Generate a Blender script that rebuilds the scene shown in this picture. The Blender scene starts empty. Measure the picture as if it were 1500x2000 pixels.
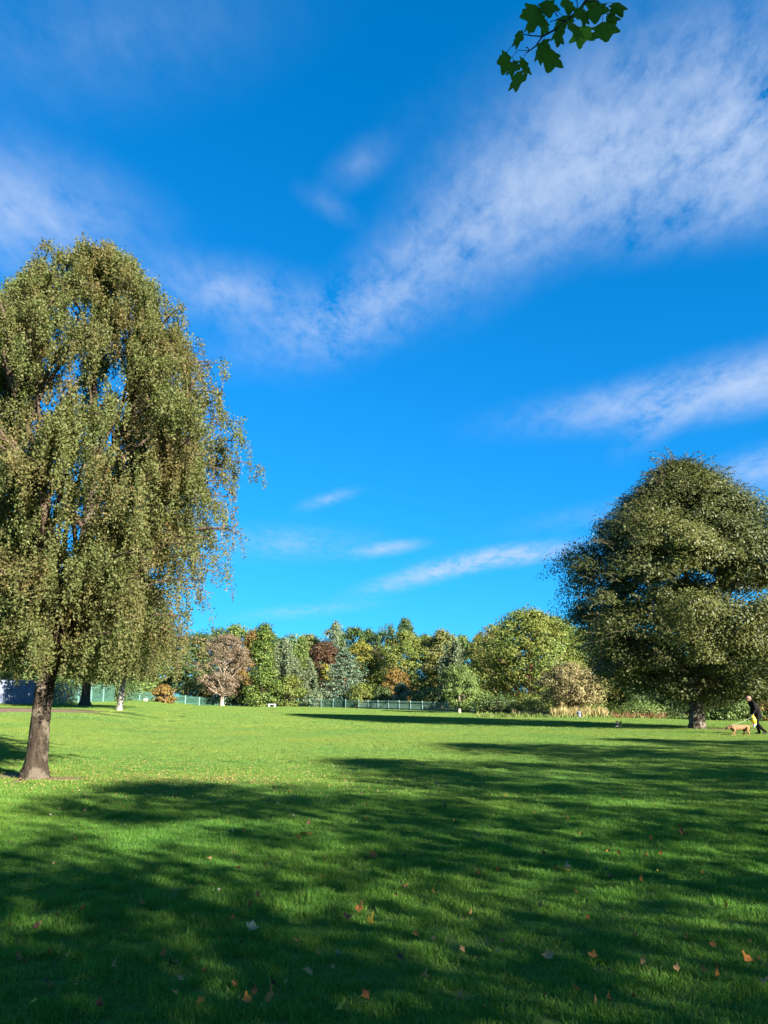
import bpy, bmesh, math, random
import numpy as np
from mathutils import Vector, Matrix, Euler

# ------------------------------------------------------------------ camera, sky, sun, exposure
SC = bpy.context.scene
COL = SC.collection
R = math.radians
PITCH = R(13.66); EYE = 1.6; FPX = 1502.0
cam = bpy.data.cameras.new('camera'); camo = bpy.data.objects.new('camera', cam); COL.objects.link(camo)
cam.sensor_fit = 'VERTICAL'; cam.sensor_height = 24.0; cam.lens = 24.0 * FPX / 2000.0
cam.clip_start = 0.05; cam.clip_end = 3000
camo.location = (0, 0, EYE); camo.rotation_euler = (R(90) + PITCH, 0, 0)
SC.camera = camo
SC.render.resolution_x = 768; SC.render.resolution_y = 1024

SUN_EL = R(22.0); SX, SY = 0.68, 0.7332; SUN_AZ = math.atan2(SX, -SY)          # clockwise from +Y, behind right
SUN_DIR = Vector((SX * math.cos(SUN_EL), -SY * math.cos(SUN_EL), math.sin(SUN_EL)))
sun = bpy.data.lights.new('sun', 'SUN'); suno = bpy.data.objects.new('sun', sun); COL.objects.link(suno)
sun.energy = 5.0; sun.angle = R(0.53); sun.color = (1.0, 0.93, 0.80)
suno.rotation_euler = (-SUN_DIR).to_track_quat('-Z', 'Y').to_euler(); suno.location = (30, -40, 30)

SC.view_settings.view_transform = 'Standard'; SC.view_settings.look = 'None'
SC.view_settings.exposure = 2.2; SC.view_settings.gamma = 1.0
SC.view_settings.use_curve_mapping = False
SC.cycles.max_bounces = 5; SC.cycles.diffuse_bounces = 2; SC.cycles.glossy_bounces = 1; SC.cycles.transmission_bounces = 3
SC.cycles.use_denoising = True

def ray(px, py):
    x = (px - 750) / FPX; y = -(py - 1000) / FPX
    return Vector((x, math.cos(PITCH) - y * math.sin(PITCH), math.sin(PITCH) + y * math.cos(PITCH)))
def P(px, py, d):
    r = ray(px, py); return Vector((0, 0, EYE)) + r * (d / r.y)
def sstep(a, b, v):
    t = np.clip((v - a) / (b - a), 0, 1); return t * t * (3 - 2 * t)
def terrain(x, y):
    s = sstep(15, 100, y)
    z = s * (0.24 - 0.016 * np.clip(x, -60, 45))
    u = x + 9 + (y - 20) * 0.21
    z = z + 0.62 * (1 - sstep(-4, 3, u)) * sstep(18, 50, y)
    z = z + 0.03 * np.sin(x * 0.33 + 1.3) * np.sin(y * 0.21) * sstep(4, 20, y)
    return z
def gz(x, y): return float(terrain(np.float64(x), np.float64(y)))
def ground(px, py):
    r = ray(px, py); r = r / r.y; d = 3.0
    while d < 300:
        if EYE + r.z * d <= gz(r.x * d, d): break
        d += 0.05
    return Vector((r.x * d, d, gz(r.x * d, d)))
def on(px, d):
    x = P(px, 1385, d).x; return Vector((x, d, gz(x, d)))

# world: Nishita sky with thin wind-drawn cloud
world = bpy.data.worlds.new('World'); SC.world = world; world.use_nodes = True; world.cycles.sampling_method = 'NONE'
WT = world.node_tree; WT.nodes.clear()
def wn(t, **kw):
    n = WT.nodes.new(t)
    for k, v in kw.items(): setattr(n, k, v)
    return n
def wl(a, b): WT.links.new(a, b)
def wmath(op, a, b=None, clamp=False):
    n = wn('ShaderNodeMath', operation=op); n.use_clamp = clamp
    for i, v in enumerate((a, b)):
        if v is None: continue
        if hasattr(v, 'is_output'): wl(v, n.inputs[i])
        else: n.inputs[i].default_value = v
    return n.outputs[0]
def wdot(v, c):
    n = wn('ShaderNodeVectorMath', operation='DOT_PRODUCT'); wl(v, n.inputs[0]); n.inputs[1].default_value = c
    return n.outputs['Value']
SKY_STRENGTH = 0.05
sky = wn('ShaderNodeTexSky', sky_type='NISHITA'); sky.sun_disc = False
sky.sun_elevation = SUN_EL; sky.sun_rotation = SUN_AZ; sky.air_density = 1.0; sky.dust_density = 0.2; sky.ozone_density = 3.0
hs = wn('ShaderNodeHueSaturation'); hs.inputs['Saturation'].default_value = 1.12; hs.inputs['Hue'].default_value = 0.492
hs.inputs['Value'].default_value = 1.0
wl(sky.outputs[0], hs.inputs['Color'])
tint = wn('ShaderNodeMix', data_type='RGBA', blend_type='MULTIPLY'); tint.inputs[0].default_value = 1.0
wl(hs.outputs[0], tint.inputs[6]); tint.inputs[7].default_value = (0.30, 0.92, 1.30, 1)
gam = wn('ShaderNodeGamma'); wl(tint.outputs[2], gam.inputs[0]); gam.inputs[1].default_value = 0.72
s1 = wn('ShaderNodeSeparateColor'); wl(tint.outputs[2], s1.inputs[0]); s2 = wn('ShaderNodeSeparateColor'); wl(gam.outputs[0], s2.inputs[0])
skc = wn('ShaderNodeCombineColor')
wl(wmath('MAXIMUM', wmath('MULTIPLY', wmath('SUBTRACT', s1.outputs[0], 0.13), 0.33), 0.0), skc.inputs[0]); wl(wmath('MULTIPLY', s2.outputs[1], 0.88), skc.inputs[1]); wl(wmath('MULTIPLY', s2.outputs[2], 1.27), skc.inputs[2])
tc = wn('ShaderNodeTexCoord'); D = tc.outputs['Generated']
# cloud plane coordinates: direction divided by its height
sep = wn('ShaderNodeSeparateXYZ'); wl(D, sep.inputs[0])
dz = wmath('MAXIMUM', sep.outputs[2], 0.02); dzo = wmath('ADD', dz, 0.10)
cu = wmath('DIVIDE', sep.outputs[0], dzo); cv = wmath('DIVIDE', sep.outputs[1], dzo)
comb = wn('ShaderNodeCombineXYZ'); wl(cu, comb.inputs[0]); wl(cv, comb.inputs[1])
def wnoise(vec, scale, detail, rough, rot=0.0, stretch=(1, 1, 1), dist=0.0, off=(0, 0, 0)):
    m = wn('ShaderNodeMapping'); wl(vec, m.inputs[0]); m.inputs['Rotation'].default_value = (0, 0, rot)
    m.inputs['Scale'].default_value = stretch; m.inputs['Location'].default_value = off
    n = wn('ShaderNodeTexNoise'); wl(m.outputs[0], n.inputs['Vector'])
    n.inputs['Scale'].default_value = scale; n.inputs['Detail'].default_value = detail
    n.inputs['Roughness'].default_value = rough; n.inputs['Distortion'].default_value = dist
    return n.outputs[0]
n_soft = wnoise(comb.outputs[0], 2.8, 6, 0.62, R(28), (1.0, 0.42, 1), 0.12)
n_fine = wnoise(comb.outputs[0], 17.0, 5, 0.68, R(-20), (1.0, 0.6, 1), 0.15)
def cloud(px, py, lx, ly, ang, amp):
    c = ray(px, py).normalized()
    e = (ray(px + 40 * math.cos(R(ang)), py - 40 * math.sin(R(ang))).normalized() - c)
    e1 = (e - c * e.dot(c)).normalized(); e2 = c.cross(e1)
    m = wn('ShaderNodeMapping', vector_type='TEXTURE'); wl(D, m.inputs[0])
    m.inputs['Rotation'].default_value = Matrix((e1, e2, e1.cross(e2))).transposed().to_euler()
    m.inputs['Scale'].default_value = (lx * 2.0 / FPX, ly * 2.0 / FPX, 1000.0)      # the far side of this lobe lies under the ground
    g = wn('ShaderNodeTexGradient', gradient_type='QUADRATIC_SPHERE'); wl(m.outputs[0], g.inputs[0])
    return g.outputs['Fac'], amp
CL = [(1490, 330, 230, 70, 10, 0.55), (1480, 240, 300, 110, 15, 0.95), (1190, 310, 240, 100, 22, 0.68), (960, 430, 190, 90, 38, 0.60), (1280, 110, 280, 80, 20, 0.30),
      (760, 560, 160, 62, 40, 0.55), (620, 640, 150, 50, 15, 0.50), (450, 575, 150, 48, -8, 0.62), (20, 410, 170, 80, -12, 0.72),
      (200, 60, 240, 90, 10, 0.13), (1460, 745, 200, 42, 12, 0.95), (1250, 790, 200, 34, 8, 0.50), (1290, 830, 70, 22, 35, 0.40), (1480, 920, 90, 30, 15, 0.62),
      (1010, 1085, 120, 15, 8, 0.85), (850, 1118, 120, 15, 14, 1.1), (960, 1090, 120, 17, 10, 0.6), (750, 1072, 60, 11, 8, 0.8), (560, 1060, 130, 28, 0, 0.36), (640, 975, 45, 11, 16, 0.5),
      (600, 1192, 110, 11, 6, 0.42), (700, 320, 55, 26, 35, 0.25), (640, 400, 45, 18, -30, 0.2), (1400, 430, 110, 22, 25, 0.22), (1200, 1000, 150, 20, 10, 0.2)]
tot = None
for c in CL:
    g, amp = cloud(*c); k = wn('ShaderNodeMath', operation='MULTIPLY_ADD'); wl(g, k.inputs[0]); k.inputs[1].default_value = amp
    if tot is None: k.inputs[2].default_value = 0.0
    else: wl(tot, k.inputs[2])
    tot = k.outputs[0]
# same kind of cloud behind the camera, cover added for red light in shade
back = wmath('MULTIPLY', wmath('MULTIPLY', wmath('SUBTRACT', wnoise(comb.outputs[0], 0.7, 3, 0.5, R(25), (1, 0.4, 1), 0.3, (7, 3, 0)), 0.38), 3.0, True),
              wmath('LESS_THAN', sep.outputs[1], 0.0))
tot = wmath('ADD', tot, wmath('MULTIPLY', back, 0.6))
tex = wmath('ADD', wmath('MULTIPLY', wmath('SUBTRACT', n_soft, 0.5), 2.4), wmath('MULTIPLY', wmath('SUBTRACT', n_fine, 0.5), 2.0))
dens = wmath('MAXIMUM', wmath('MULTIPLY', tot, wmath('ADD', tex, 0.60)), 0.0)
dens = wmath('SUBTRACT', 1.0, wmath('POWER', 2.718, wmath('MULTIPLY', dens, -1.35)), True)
cmix = wn('ShaderNodeMix', data_type='RGBA'); wl(dens, cmix.inputs[0])
wl(skc.outputs[0], cmix.inputs[6]); cmix.inputs[7].default_value = (2.65, 3.25, 4.3, 1)
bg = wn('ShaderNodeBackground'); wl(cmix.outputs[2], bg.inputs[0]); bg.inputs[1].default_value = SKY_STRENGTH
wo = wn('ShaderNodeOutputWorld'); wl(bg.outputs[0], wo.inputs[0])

# ------------------------------------------------------------------ helpers
def tag(o, label=None, cat=None, group=None, kind=None):
    if label: o['label'] = label
    if cat: o['category'] = cat
    if group: o['group'] = group
    if kind: o['kind'] = kind
    return o
def link(name, data, mat=None, parent=None, loc=None):
    o = bpy.data.objects.new(name, data); COL.objects.link(o)
    if mat is not None and data is not None and len(data.materials) == 0: data.materials.append(mat)
    if parent: o.parent = parent
    if loc is not None: o.location = loc
    return o
def empty(name, loc, rz=0.0):
    o = bpy.data.objects.new(name, None); COL.objects.link(o); o.location = loc; o.rotation_euler = (0, 0, rz)
    o.empty_display_size = 0.2; return o
def mesh_np(name, V, F, nper, smooth=False):
    """V (n,3), F (m,nper) all faces the same size"""
    me = bpy.data.meshes.new(name); V = np.ascontiguousarray(V, dtype=np.float32); F = np.ascontiguousarray(F, dtype=np.int32)
    me.vertices.add(len(V)); me.vertices.foreach_set('co', V.ravel())
    me.loops.add(F.size); me.loops.foreach_set('vertex_index', F.ravel())
    me.polygons.add(len(F)); me.polygons.foreach_set('loop_start', np.arange(len(F), dtype=np.int32) * nper)
    if smooth: me.polygons.foreach_set('use_smooth', np.ones(len(F), dtype=bool))
    me.update(calc_edges=True); return me
def unit(a): return a / np.maximum(np.linalg.norm(a, axis=-1, keepdims=True), 1e-9)

# materials -----------------------------------------------------------------
def newmat(name):
    m = bpy.data.materials.new(name); m.use_nodes = True; nt = m.node_tree; nt.nodes.clear()
    return m, nt
def N(nt, t, **kw):
    n = nt.nodes.new(t)
    for k, v in kw.items(): setattr(n, k, v)
    return n
def ramp(nt, fac, cols, interp='LINEAR'):
    r = N(nt, 'ShaderNodeValToRGB'); r.color_ramp.interpolation = interp
    el = r.color_ramp.elements
    while len(el) < len(cols): el.new(0.5)
    for i, c in enumerate(cols):
        el[i].position = c[0] if len(c) == 2 else i / (len(cols) - 1)
        cc = c[1] if len(c) == 2 else c
        el[i].color = (*cc, 1)
    if fac is not None: nt.links.new(fac, r.inputs[0])
    return r.outputs[0]
def noise(nt, scale, detail=4, rough=0.55, vec=None, stretch=None):
    n = N(nt, 'ShaderNodeTexNoise'); n.inputs['Scale'].default_value = scale; n.inputs['Detail'].default_value = detail
    n.inputs['Roughness'].default_value = rough
    if vec is None:
        vec = N(nt, 'ShaderNodeNewGeometry').outputs['Position']
    if stretch:
        m = N(nt, 'ShaderNodeMapping'); m.inputs['Scale'].default_value = stretch; nt.links.new(vec, m.inputs[0]); vec = m.outputs[0]
    nt.links.new(vec, n.inputs['Vector']); return n.outputs[0]
def mixc(nt, f, a, b, mode='MIX'):
    n = N(nt, 'ShaderNodeMix', data_type='RGBA', blend_type=mode)
    for i, v in ((0, f), (6, a), (7, b)):
        if hasattr(v, 'is_output'): nt.links.new(v, n.inputs[i])
        else: n.inputs[i].default_value = v if i == 0 else (*v, 1)
    return n.outputs[2]
def principled(nt, col, rough=0.6, spec=0.4, bump=None, bstr=0.5, bdist=0.02):
    b = N(nt, 'ShaderNodeBsdfPrincipled')
    if hasattr(col, 'is_output'): nt.links.new(col, b.inputs['Base Color'])
    else: b.inputs['Base Color'].default_value = (*col, 1)
    b.inputs['Roughness'].default_value = rough; b.inputs['Specular IOR Level'].default_value = spec
    if bump is not None:
        bn = N(nt, 'ShaderNodeBump'); bn.inputs['Strength'].default_value = bstr; bn.inputs['Distance'].default_value = bdist
        nt.links.new(bump, bn.inputs['Height']); nt.links.new(bn.outputs[0], b.inputs['Normal'])
    return b
def out(nt, sh):
    o = N(nt, 'ShaderNodeOutputMaterial'); nt.links.new(sh, o.inputs[0])
def leaf_mat(name, cols, patch=None, pscale=0.5, pamt=(0.45, 0.65), trans=0.3, rough=0.5, spec=0.2):
    """cols: leaf to leaf range; patch: second range that takes over in drifts through the crown"""
    m, nt = newmat(name)
    g = N(nt, 'ShaderNodeNewGeometry')
    c = ramp(nt, g.outputs['Random Per Island'], cols)
    if patch:
        c2 = ramp(nt, g.outputs['Random Per Island'], patch)
        f = ramp(nt, noise(nt, pscale, 3), [(pamt[0], (0, 0, 0)), (pamt[1], (1, 1, 1))])
        c = mixc(nt, f, c, c2)
    b = principled(nt, c, rough, spec)
    t = N(nt, 'ShaderNodeBsdfTranslucent')
    tcol = mixc(nt, 1.0, c, (1.25, 1.35, 0.6), 'MULTIPLY'); nt.links.new(tcol, t.inputs[0])
    mx = N(nt, 'ShaderNodeMixShader'); mx.inputs[0].default_value = trans
    nt.links.new(b.outputs[0], mx.inputs[1]); nt.links.new(t.outputs[0], mx.inputs[2]); out(nt, mx.outputs[0])
    return m
def bark_mat(name, dark, light, scale=6, patches=None, bstr=0.8):
    m, nt = newmat(name)
    tcn = N(nt, 'ShaderNodeTexCoord').outputs['Object']
    n1 = noise(nt, scale, 6, 0.65, tcn, (1, 1, 0.28)); n2 = noise(nt, scale * 3.1, 5, 0.7, tcn, (1, 1, 0.35))
    h = N(nt, 'ShaderNodeMath', operation='ADD'); nt.links.new(n1, h.inputs[0]); nt.links.new(n2, h.inputs[1])
    c = ramp(nt, n1, [(0.36, dark), (0.64, light)])
    c = mixc(nt, 0.35, c, ramp(nt, n2, [(0.35, dark), (0.65, light)]))
    if patches:
        f = ramp(nt, noise(nt, 2.6, 4, 0.6, tcn), [(0.52, (0, 0, 0)), (0.60, (1, 1, 1))])
        c = mixc(nt, f, c, patches)
    b = principled(nt, c, 0.9, 0.15, h.outputs[0], bstr, 0.09); out(nt, b.outputs[0]); return m
def plain(name, col, rough=0.6, spec=0.4, vary=0.25, scale=8, metal=0.0):
    m, nt = newmat(name)
    tcn = N(nt, 'ShaderNodeTexCoord').outputs['Object']
    n = noise(nt, scale, 5, 0.6, tcn)
    c = ramp(nt, n, [(0.3, tuple(v * (1 - vary) for v in col)), (0.7, tuple(min(1, v * (1 + vary)) for v in col))])
    b = principled(nt, c, rough, spec, n, 0.15, 0.01); b.inputs['Metallic'].default_value = metal; out(nt, b.outputs[0]); return m

# geometry builders -----------------------------------------------------------
def tubes(name, paths, sides=7, rough=0.0, seed=0):
    """paths: list of (pts Nx3, radii N) -> one mesh of tapered tubes"""
    rng = np.random.default_rng(seed); Vs, Fs, o = [], [], 0
    for pts, rad in paths:
        pts = np.asarray(pts, float); rad = np.asarray(rad, float); n = len(pts)
        t = unit(np.gradient(pts, axis=0)); ref = np.array([0.31, 0.87, 0.12])
        a = unit(np.cross(t, ref)); b = np.cross(t, a); th = np.linspace(0, 2 * np.pi, sides, endpoint=False)
        rr = rad[:, None] * (1 + (rng.normal(0, rough, (n, sides)) if rough else 0))
        ring = pts[:, None, :] + rr[..., None] * (np.cos(th)[None, :, None] * a[:, None, :] + np.sin(th)[None, :, None] * b[:, None, :])
        Vs.append(ring.reshape(-1, 3))
        i = np.arange(n - 1)[:, None] * sides; j = np.arange(sides)[None, :]; k = (j + 1) % sides
        Fs.append(np.stack([i + j, i + k, i + sides + k, i + sides + j], -1).reshape(-1, 4) + o); o += n * sides
    return mesh_np(name, np.concatenate(Vs), np.concatenate(Fs), 4, True)
def leaves(name, C, size, normal, along, aspect=0.6, tri=False):
    """one pointed four-cornered leaf per centre C; folded a little along its rib"""
    n = len(C); nrm = unit(normal); al = unit(along - (along * nrm).sum(-1, keepdims=True) * nrm); side = np.cross(nrm, al)
    s = np.broadcast_to(np.asarray(size, float).reshape(-1, 1), (n, 1)); fold = nrm * s * 0.10
    if tri:
        V = np.stack([C - al * s * 0.42 + side * s * aspect * 0.55, C - al * s * 0.42 - side * s * aspect * 0.55, C + al * s * 0.62], 1).reshape(-1, 3)
        return mesh_np(name, V, np.arange(3 * n).reshape(n, 3), 3)
    V = np.stack([C - al * s * 0.5, C + side * s * aspect * 0.5 + fold - al * s * 0.05, C + al * s * 0.5, C - side * s * aspect * 0.5 + fold - al * s * 0.05], 1).reshape(-1, 3)
    return mesh_np(name, V, np.arange(4 * n).reshape(n, 4), 4)
def bez(a, b, c, n):
    t = np.linspace(0, 1, n)[:, None]; return (1 - t) ** 2 * a + 2 * t * (1 - t) * b + t ** 2 * c
def trunk_path(base, top, n, wob, rng, r0, r1, flare=0.6, fh=0.5):
    t = np.linspace(0, 1, n); base = np.array(base, float); top = np.array(top, float)
    p = base + (top - base) * t[:, None]; ph = rng.uniform(0, 6, 4)
    p[:, 0] += wob * np.sin(t * 5 + ph[0]) * t; p[:, 1] += wob * np.sin(t * 4 + ph[1]) * t
    z = p[:, 2] - base[2]; r = (r0 + (r1 - r0) * t) * (1 + flare * np.exp(-z / (fh * 0.5)))
    return p, r

def broad_tree(name, H, cb, Rad, prof, seed, leaf=0.28, nclump=120, per=90, clump=0.16, flat=0.6, trunk_r=0.2, lean=(0, 0), core=0.45, whisk=0, droop=0.0, bstep=3, tri=False):
    """local coordinates, base at the origin. returns (trunk mesh, crown mesh)"""
    rng = np.random.default_rng(seed); hc = H - cb
    t = rng.beta(1.25, 1.15, nclump); th = rng.uniform(0, 2 * np.pi, nclump)
    lob = 1 + 0.10 * np.sin(th * 3 + seed + t * 4) + 0.10 * np.sin(th * 5 + seed * 2.1 + t * 9)
    u = np.sqrt(rng.uniform(core ** 2, 1, nclump))
    rr = Rad * np.array([prof(v) for v in t]) * lob * u
    cx = lean[0] * (cb + t * hc) / H; cy = lean[1] * (cb + t * hc) / H
    C = np.stack([cx + rr * np.cos(th), cy + rr * np.sin(th), cb + t * hc], 1)
    top = np.array([lean[0], lean[1], H * 0.9])
    tp, tr = trunk_path((0, 0, -0.15), top, 18, 0.02 * H, rng, trunk_r, trunk_r * 0.12)
    paths = [(tp, tr)]
    for i in range(nclump):
        if i % bstep and nclump > 60: continue
        zs = max(cb * 0.75, C[i, 2] - rr[i] * rng.uniform(0.5, 1.0) - 0.4); k = int(np.clip(np.searchsorted(tp[:, 2], zs), 0, 17))
        a = tp[k]; m = (a + C[i]) / 2 + np.array([0.12 * rr[i] * rng.normal(), 0.12 * rr[i] * rng.normal(), -0.10 * rr[i] + 0.15 * rng.normal()])
        paths.append((bez(a, m, C[i], 6), np.linspace(max(0.025, tr[k] * 0.35), 0.015, 6)))
    cr = clump * Rad * rng.uniform(0.55, 1.0, nclump) ** 1.5 * 1.75; idx = np.repeat(np.arange(nclump), per); n = len(idx)
    d = unit(rng.normal(size=(n, 3))) * (rng.uniform(0, 1, (n, 1)) ** 0.45)
    L = C[idx] + d * cr[idx][:, None] * np.array([1.15, 1.15, flat])
    L[:, 2] -= droop * (d[:, 0] ** 2 + d[:, 1] ** 2) * cr[idx]
    outw = unit(L - np.array([0, 0, cb + hc * 0.35])); nr = unit(rng.normal(size=(n, 3)) * 0.42 + d * 1.0 + outw * 0.45 + np.array([0, 0, 0.3]))
    al = rng.normal(size=(n, 3)) + np.array([0, 0, -0.5])
    sz = leaf * rng.uniform(0.65, 1.3, n)
    if whisk:
        Ws, Wn, Wa = [], [], []
        for _ in range(whisk):
            v = rng.beta(1.4, 1.0); a = rng.uniform(0, 2 * np.pi); r0 = Rad * prof(v) * (1 + 0.16 * math.sin(a * 3 + seed)) * 0.93
            p0 = np.array([lean[0] * v + r0 * math.cos(a), lean[1] * v + r0 * math.sin(a), cb + v * hc]); ln = Rad * rng.uniform(0.10, 0.26)
            dd = np.array([math.cos(a), math.sin(a), rng.uniform(-0.1, 0.9) * (0.4 + v)]); dd /= np.linalg.norm(dd)
            p1 = p0 + dd * ln * 0.6; p2 = p0 + dd * ln + np.array([0, 0, -0.25 * ln]); pts = bez(p0, p1, p2, 14)
            paths.append((pts[::3], np.linspace(0.02, 0.006, 5)))
            q = np.repeat(pts, 2, 0) + rng.normal(0, leaf * 0.45, (28, 3)); Ws.append(q)
        W = np.concatenate(Ws); L = np.concatenate([L, W]); nw = len(W)
        nr = np.concatenate([nr, unit(rng.normal(size=(nw, 3)))]); al = np.concatenate([al, rng.normal(size=(nw, 3))]); sz = np.concatenate([sz, leaf * rng.uniform(0.6, 1.0, nw)])
    return tubes(name + '_trunk', paths, 8, 0.04, seed), leaves(name + '_crown', L, sz, nr, al, 0.7, tri)

def weep_tree(name, H, env, seed, nbranch, nstrand, nleaf, leaf, trunk_pts, trunk_rad, limbs, slen=(0.5, 1.6), zmin=1.7, start=2.6, sides=18, out_bias=0.5, twig_r=0.006, puff=1.0, tri=False, fan=0.28):
    """birch or willow: limbs arch out and long strands of leaves hang from them. env(z, angle) -> radius round axis(z)"""
    rng = np.random.default_rng(seed); paths = []
    for lp, lr in limbs: paths.append((lp, lr))
    emax = max(env(z_, 0.3) for z_ in np.linspace(start, H, 30)); spine = np.concatenate([trunk_pts] + [l[0] for l in limbs]); spine = spine[spine[:, 2] > start]
    Ls, twigs = [], []
    for b in range(nbranch):
        while True:
            th = rng.uniform(0, 2 * np.pi); v = rng.uniform(); ze = start + 0.4 + v * (H - start - 0.4)
            if rng.uniform() < 0.22 + 0.78 * env(ze, th) / emax: break
        u = rng.uniform(0, 1) ** out_bias; u = 0.25 + 0.75 * u
        ax = np.array([np.interp(ze, trunk_pts[:, 2], trunk_pts[:, 0]), np.interp(ze, trunk_pts[:, 2], trunk_pts[:, 1])])
        re = env(ze, th) * u; e = np.array([ax[0] + re * math.cos(th), ax[1] + re * math.sin(th), ze])
        zs = ze - re * rng.uniform(0.35, 0.9); dd = np.abs(spine[:, 2] - max(zs, start)) + 0.35 * np.linalg.norm(spine[:, :2] - e[:2], axis=1)
        a = spine[int(np.argmin(dd))]; m = (a + e) / 2; m[2] = max(a[2], e[2]) + 0.12 * re
        bp = bez(a, m, e, 12); paths.append((bp, np.linspace(0.012 + 0.012 * re, 0.008, 12)))
        for s in range(nstrand):
            k = rng.uniform(0.3, 1.0); i = k * 11; i0 = int(min(i, 10)); p = bp[i0] + (bp[i0 + 1] - bp[i0]) * (i - i0)
            p = p + rng.normal(0, 0.10, 3); ln = rng.uniform(*slen) * (0.6 + 0.6 * (1 - v)); ln = min(ln, max(0.15, p[2] - zmin - rng.uniform(0, 0.5)))
            o = unit(np.array([math.cos(th), math.sin(th), 0]) + rng.normal(0, 0.7, 3)); o[2] = 0
            q = np.linspace(0, 1, nleaf) ** 0.9
            sp = p + o * (fan * ln * (1 - (1 - q) ** 2))[:, None]; sp[:, 2] = p[2] + 0.10 * ln * np.sin(q * 3.0) - ln * q ** 1.4
            twigs.append((sp[::max(1, nleaf // 5)], None))
            Ls.append(sp + rng.normal(0, 0.03 + leaf * 0.5, sp.shape) * (1.25 - q[:, None] * 0.75) * puff)
    tw = tubes(name + '_twigs', [(tp, np.linspace(twig_r, twig_r * 0.4, len(tp))) for tp, _ in twigs[::2]], 3, 0, seed)
    L = np.concatenate(Ls); n = len(L)
    nr = unit(rng.normal(size=(n, 3)) + np.array([0, 0, 0.15])); al = rng.normal(size=(n, 3)) * 0.7 + np.array([0, 0, -1.0])
    tm = tubes(name + '_branches', paths, 5, 0, seed); bm = bmesh.new(); bm.from_mesh(tm); bm.from_mesh(tw); bm.to_mesh(tm); bm.free(); bpy.data.meshes.remove(tw)
    main = tubes(name + '_trunk', [(trunk_pts, trunk_rad)], sides, 0.045, seed)
    return main, tm, leaves(name + '_crown', L, leaf * rng.uniform(0.7, 1.3, n), nr, al, 0.75, tri)

def conifer(name, H, Rad, seed, tiers=16, per=11, nleaf=70, leaf=0.3, base=0.06, trunk_r=0.16, up=0.15):
    rng = np.random.default_rng(seed); tp, tr = trunk_path((0, 0, -0.1), (0, 0, H), 14, 0.008 * H, rng, trunk_r, 0.02)
    paths = [(tp, tr)]; Ls = []
    for k in range(tiers):
        v = (k + 0.5) / tiers; z = H * (base + (1 - base) * v * 0.98); r = Rad * (1 - v) ** 0.75 * rng.uniform(0.82, 1.12) + 0.15
        m = max(4, int(per * (1 - 0.5 * v)))
        for j in range(m):
            th = 2 * np.pi * (j + rng.uniform(-.35, .35)) / m + k * 1.7; L = r * rng.uniform(0.65, 1.12)
            a = np.array([0, 0, z]); e = np.array([L * math.cos(th), L * math.sin(th), z + up * L + rng.normal(0, 0.1)]); mm = (a + e) / 2 + np.array([0, 0, -0.12 * L])
            bp = bez(a, mm, e, 7); paths.append((bp, np.linspace(0.05, 0.01, 7)))
            q = rng.uniform(0.15, 1, nleaf) ** 0.7; c = a + (e - a) * q[:, None]; c[:, 2] -= 0.24 * L * q * (1 - q)
            w = 0.34 * L * (1 - 0.4 * q)[:, None]; Ls.append(c + rng.normal(size=(nleaf, 3)) * np.array([.55, .55, .22]) * w)
    L = np.concatenate(Ls); n = len(L)
    nr = unit(rng.normal(size=(n, 3)) * 0.8 + np.array([0, 0, 0.7])); al = L * np.array([1, 1, 0]) + rng.normal(size=(n, 3)) * 0.6
    return tubes(name + '_trunk', paths, 7, 0.03, seed), leaves(name + '_crown', L, leaf * rng.uniform(0.6, 1.3, n), nr, al, 0.5)

def ball(a=0.72, p=0.8):          # broad crown profile over t = 0 (bottom) .. 1 (top)
    def f(t):
        w = (t - 0.42) / (0.58 if t > 0.42 else 0.55); return max(0.05, (1 - abs(w) ** 2.3)) ** p
    return f
def cone(t): return max(0.04, 1 - t) ** 0.8 * (0.5 + 0.5 * min(1, t / 0.12))
def column(t): return (1 - max(0, (t - 0.55) / 0.45) ** 1.5) * (0.75 + 0.25 * math.sin(t * 9)) * 0.9 + 0.08
def oval(t): return max(0.05, 1 - ((t - 0.48) / 0.55) ** 2) ** 0.55

def set_tree(name, tm, cm, bark, leaf, loc, rz, label, cat='tree', group=None, scale=(1, 1, 1), cname='crown'):
    e = empty(name, loc, rz); e.scale = scale; tag(e, label, cat, group)
    for nm, me, mt in (('trunk', tm, bark), (cname, cm, leaf)):
        if me is None: continue
        if len(me.materials) == 0: me.materials.append(mt)
        o = bpy.data.objects.new(nm, me); COL.objects.link(o); o.parent = e
        o.material_slots[0].link = 'OBJECT'; o.material_slots[0].material = mt
    return e

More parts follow.
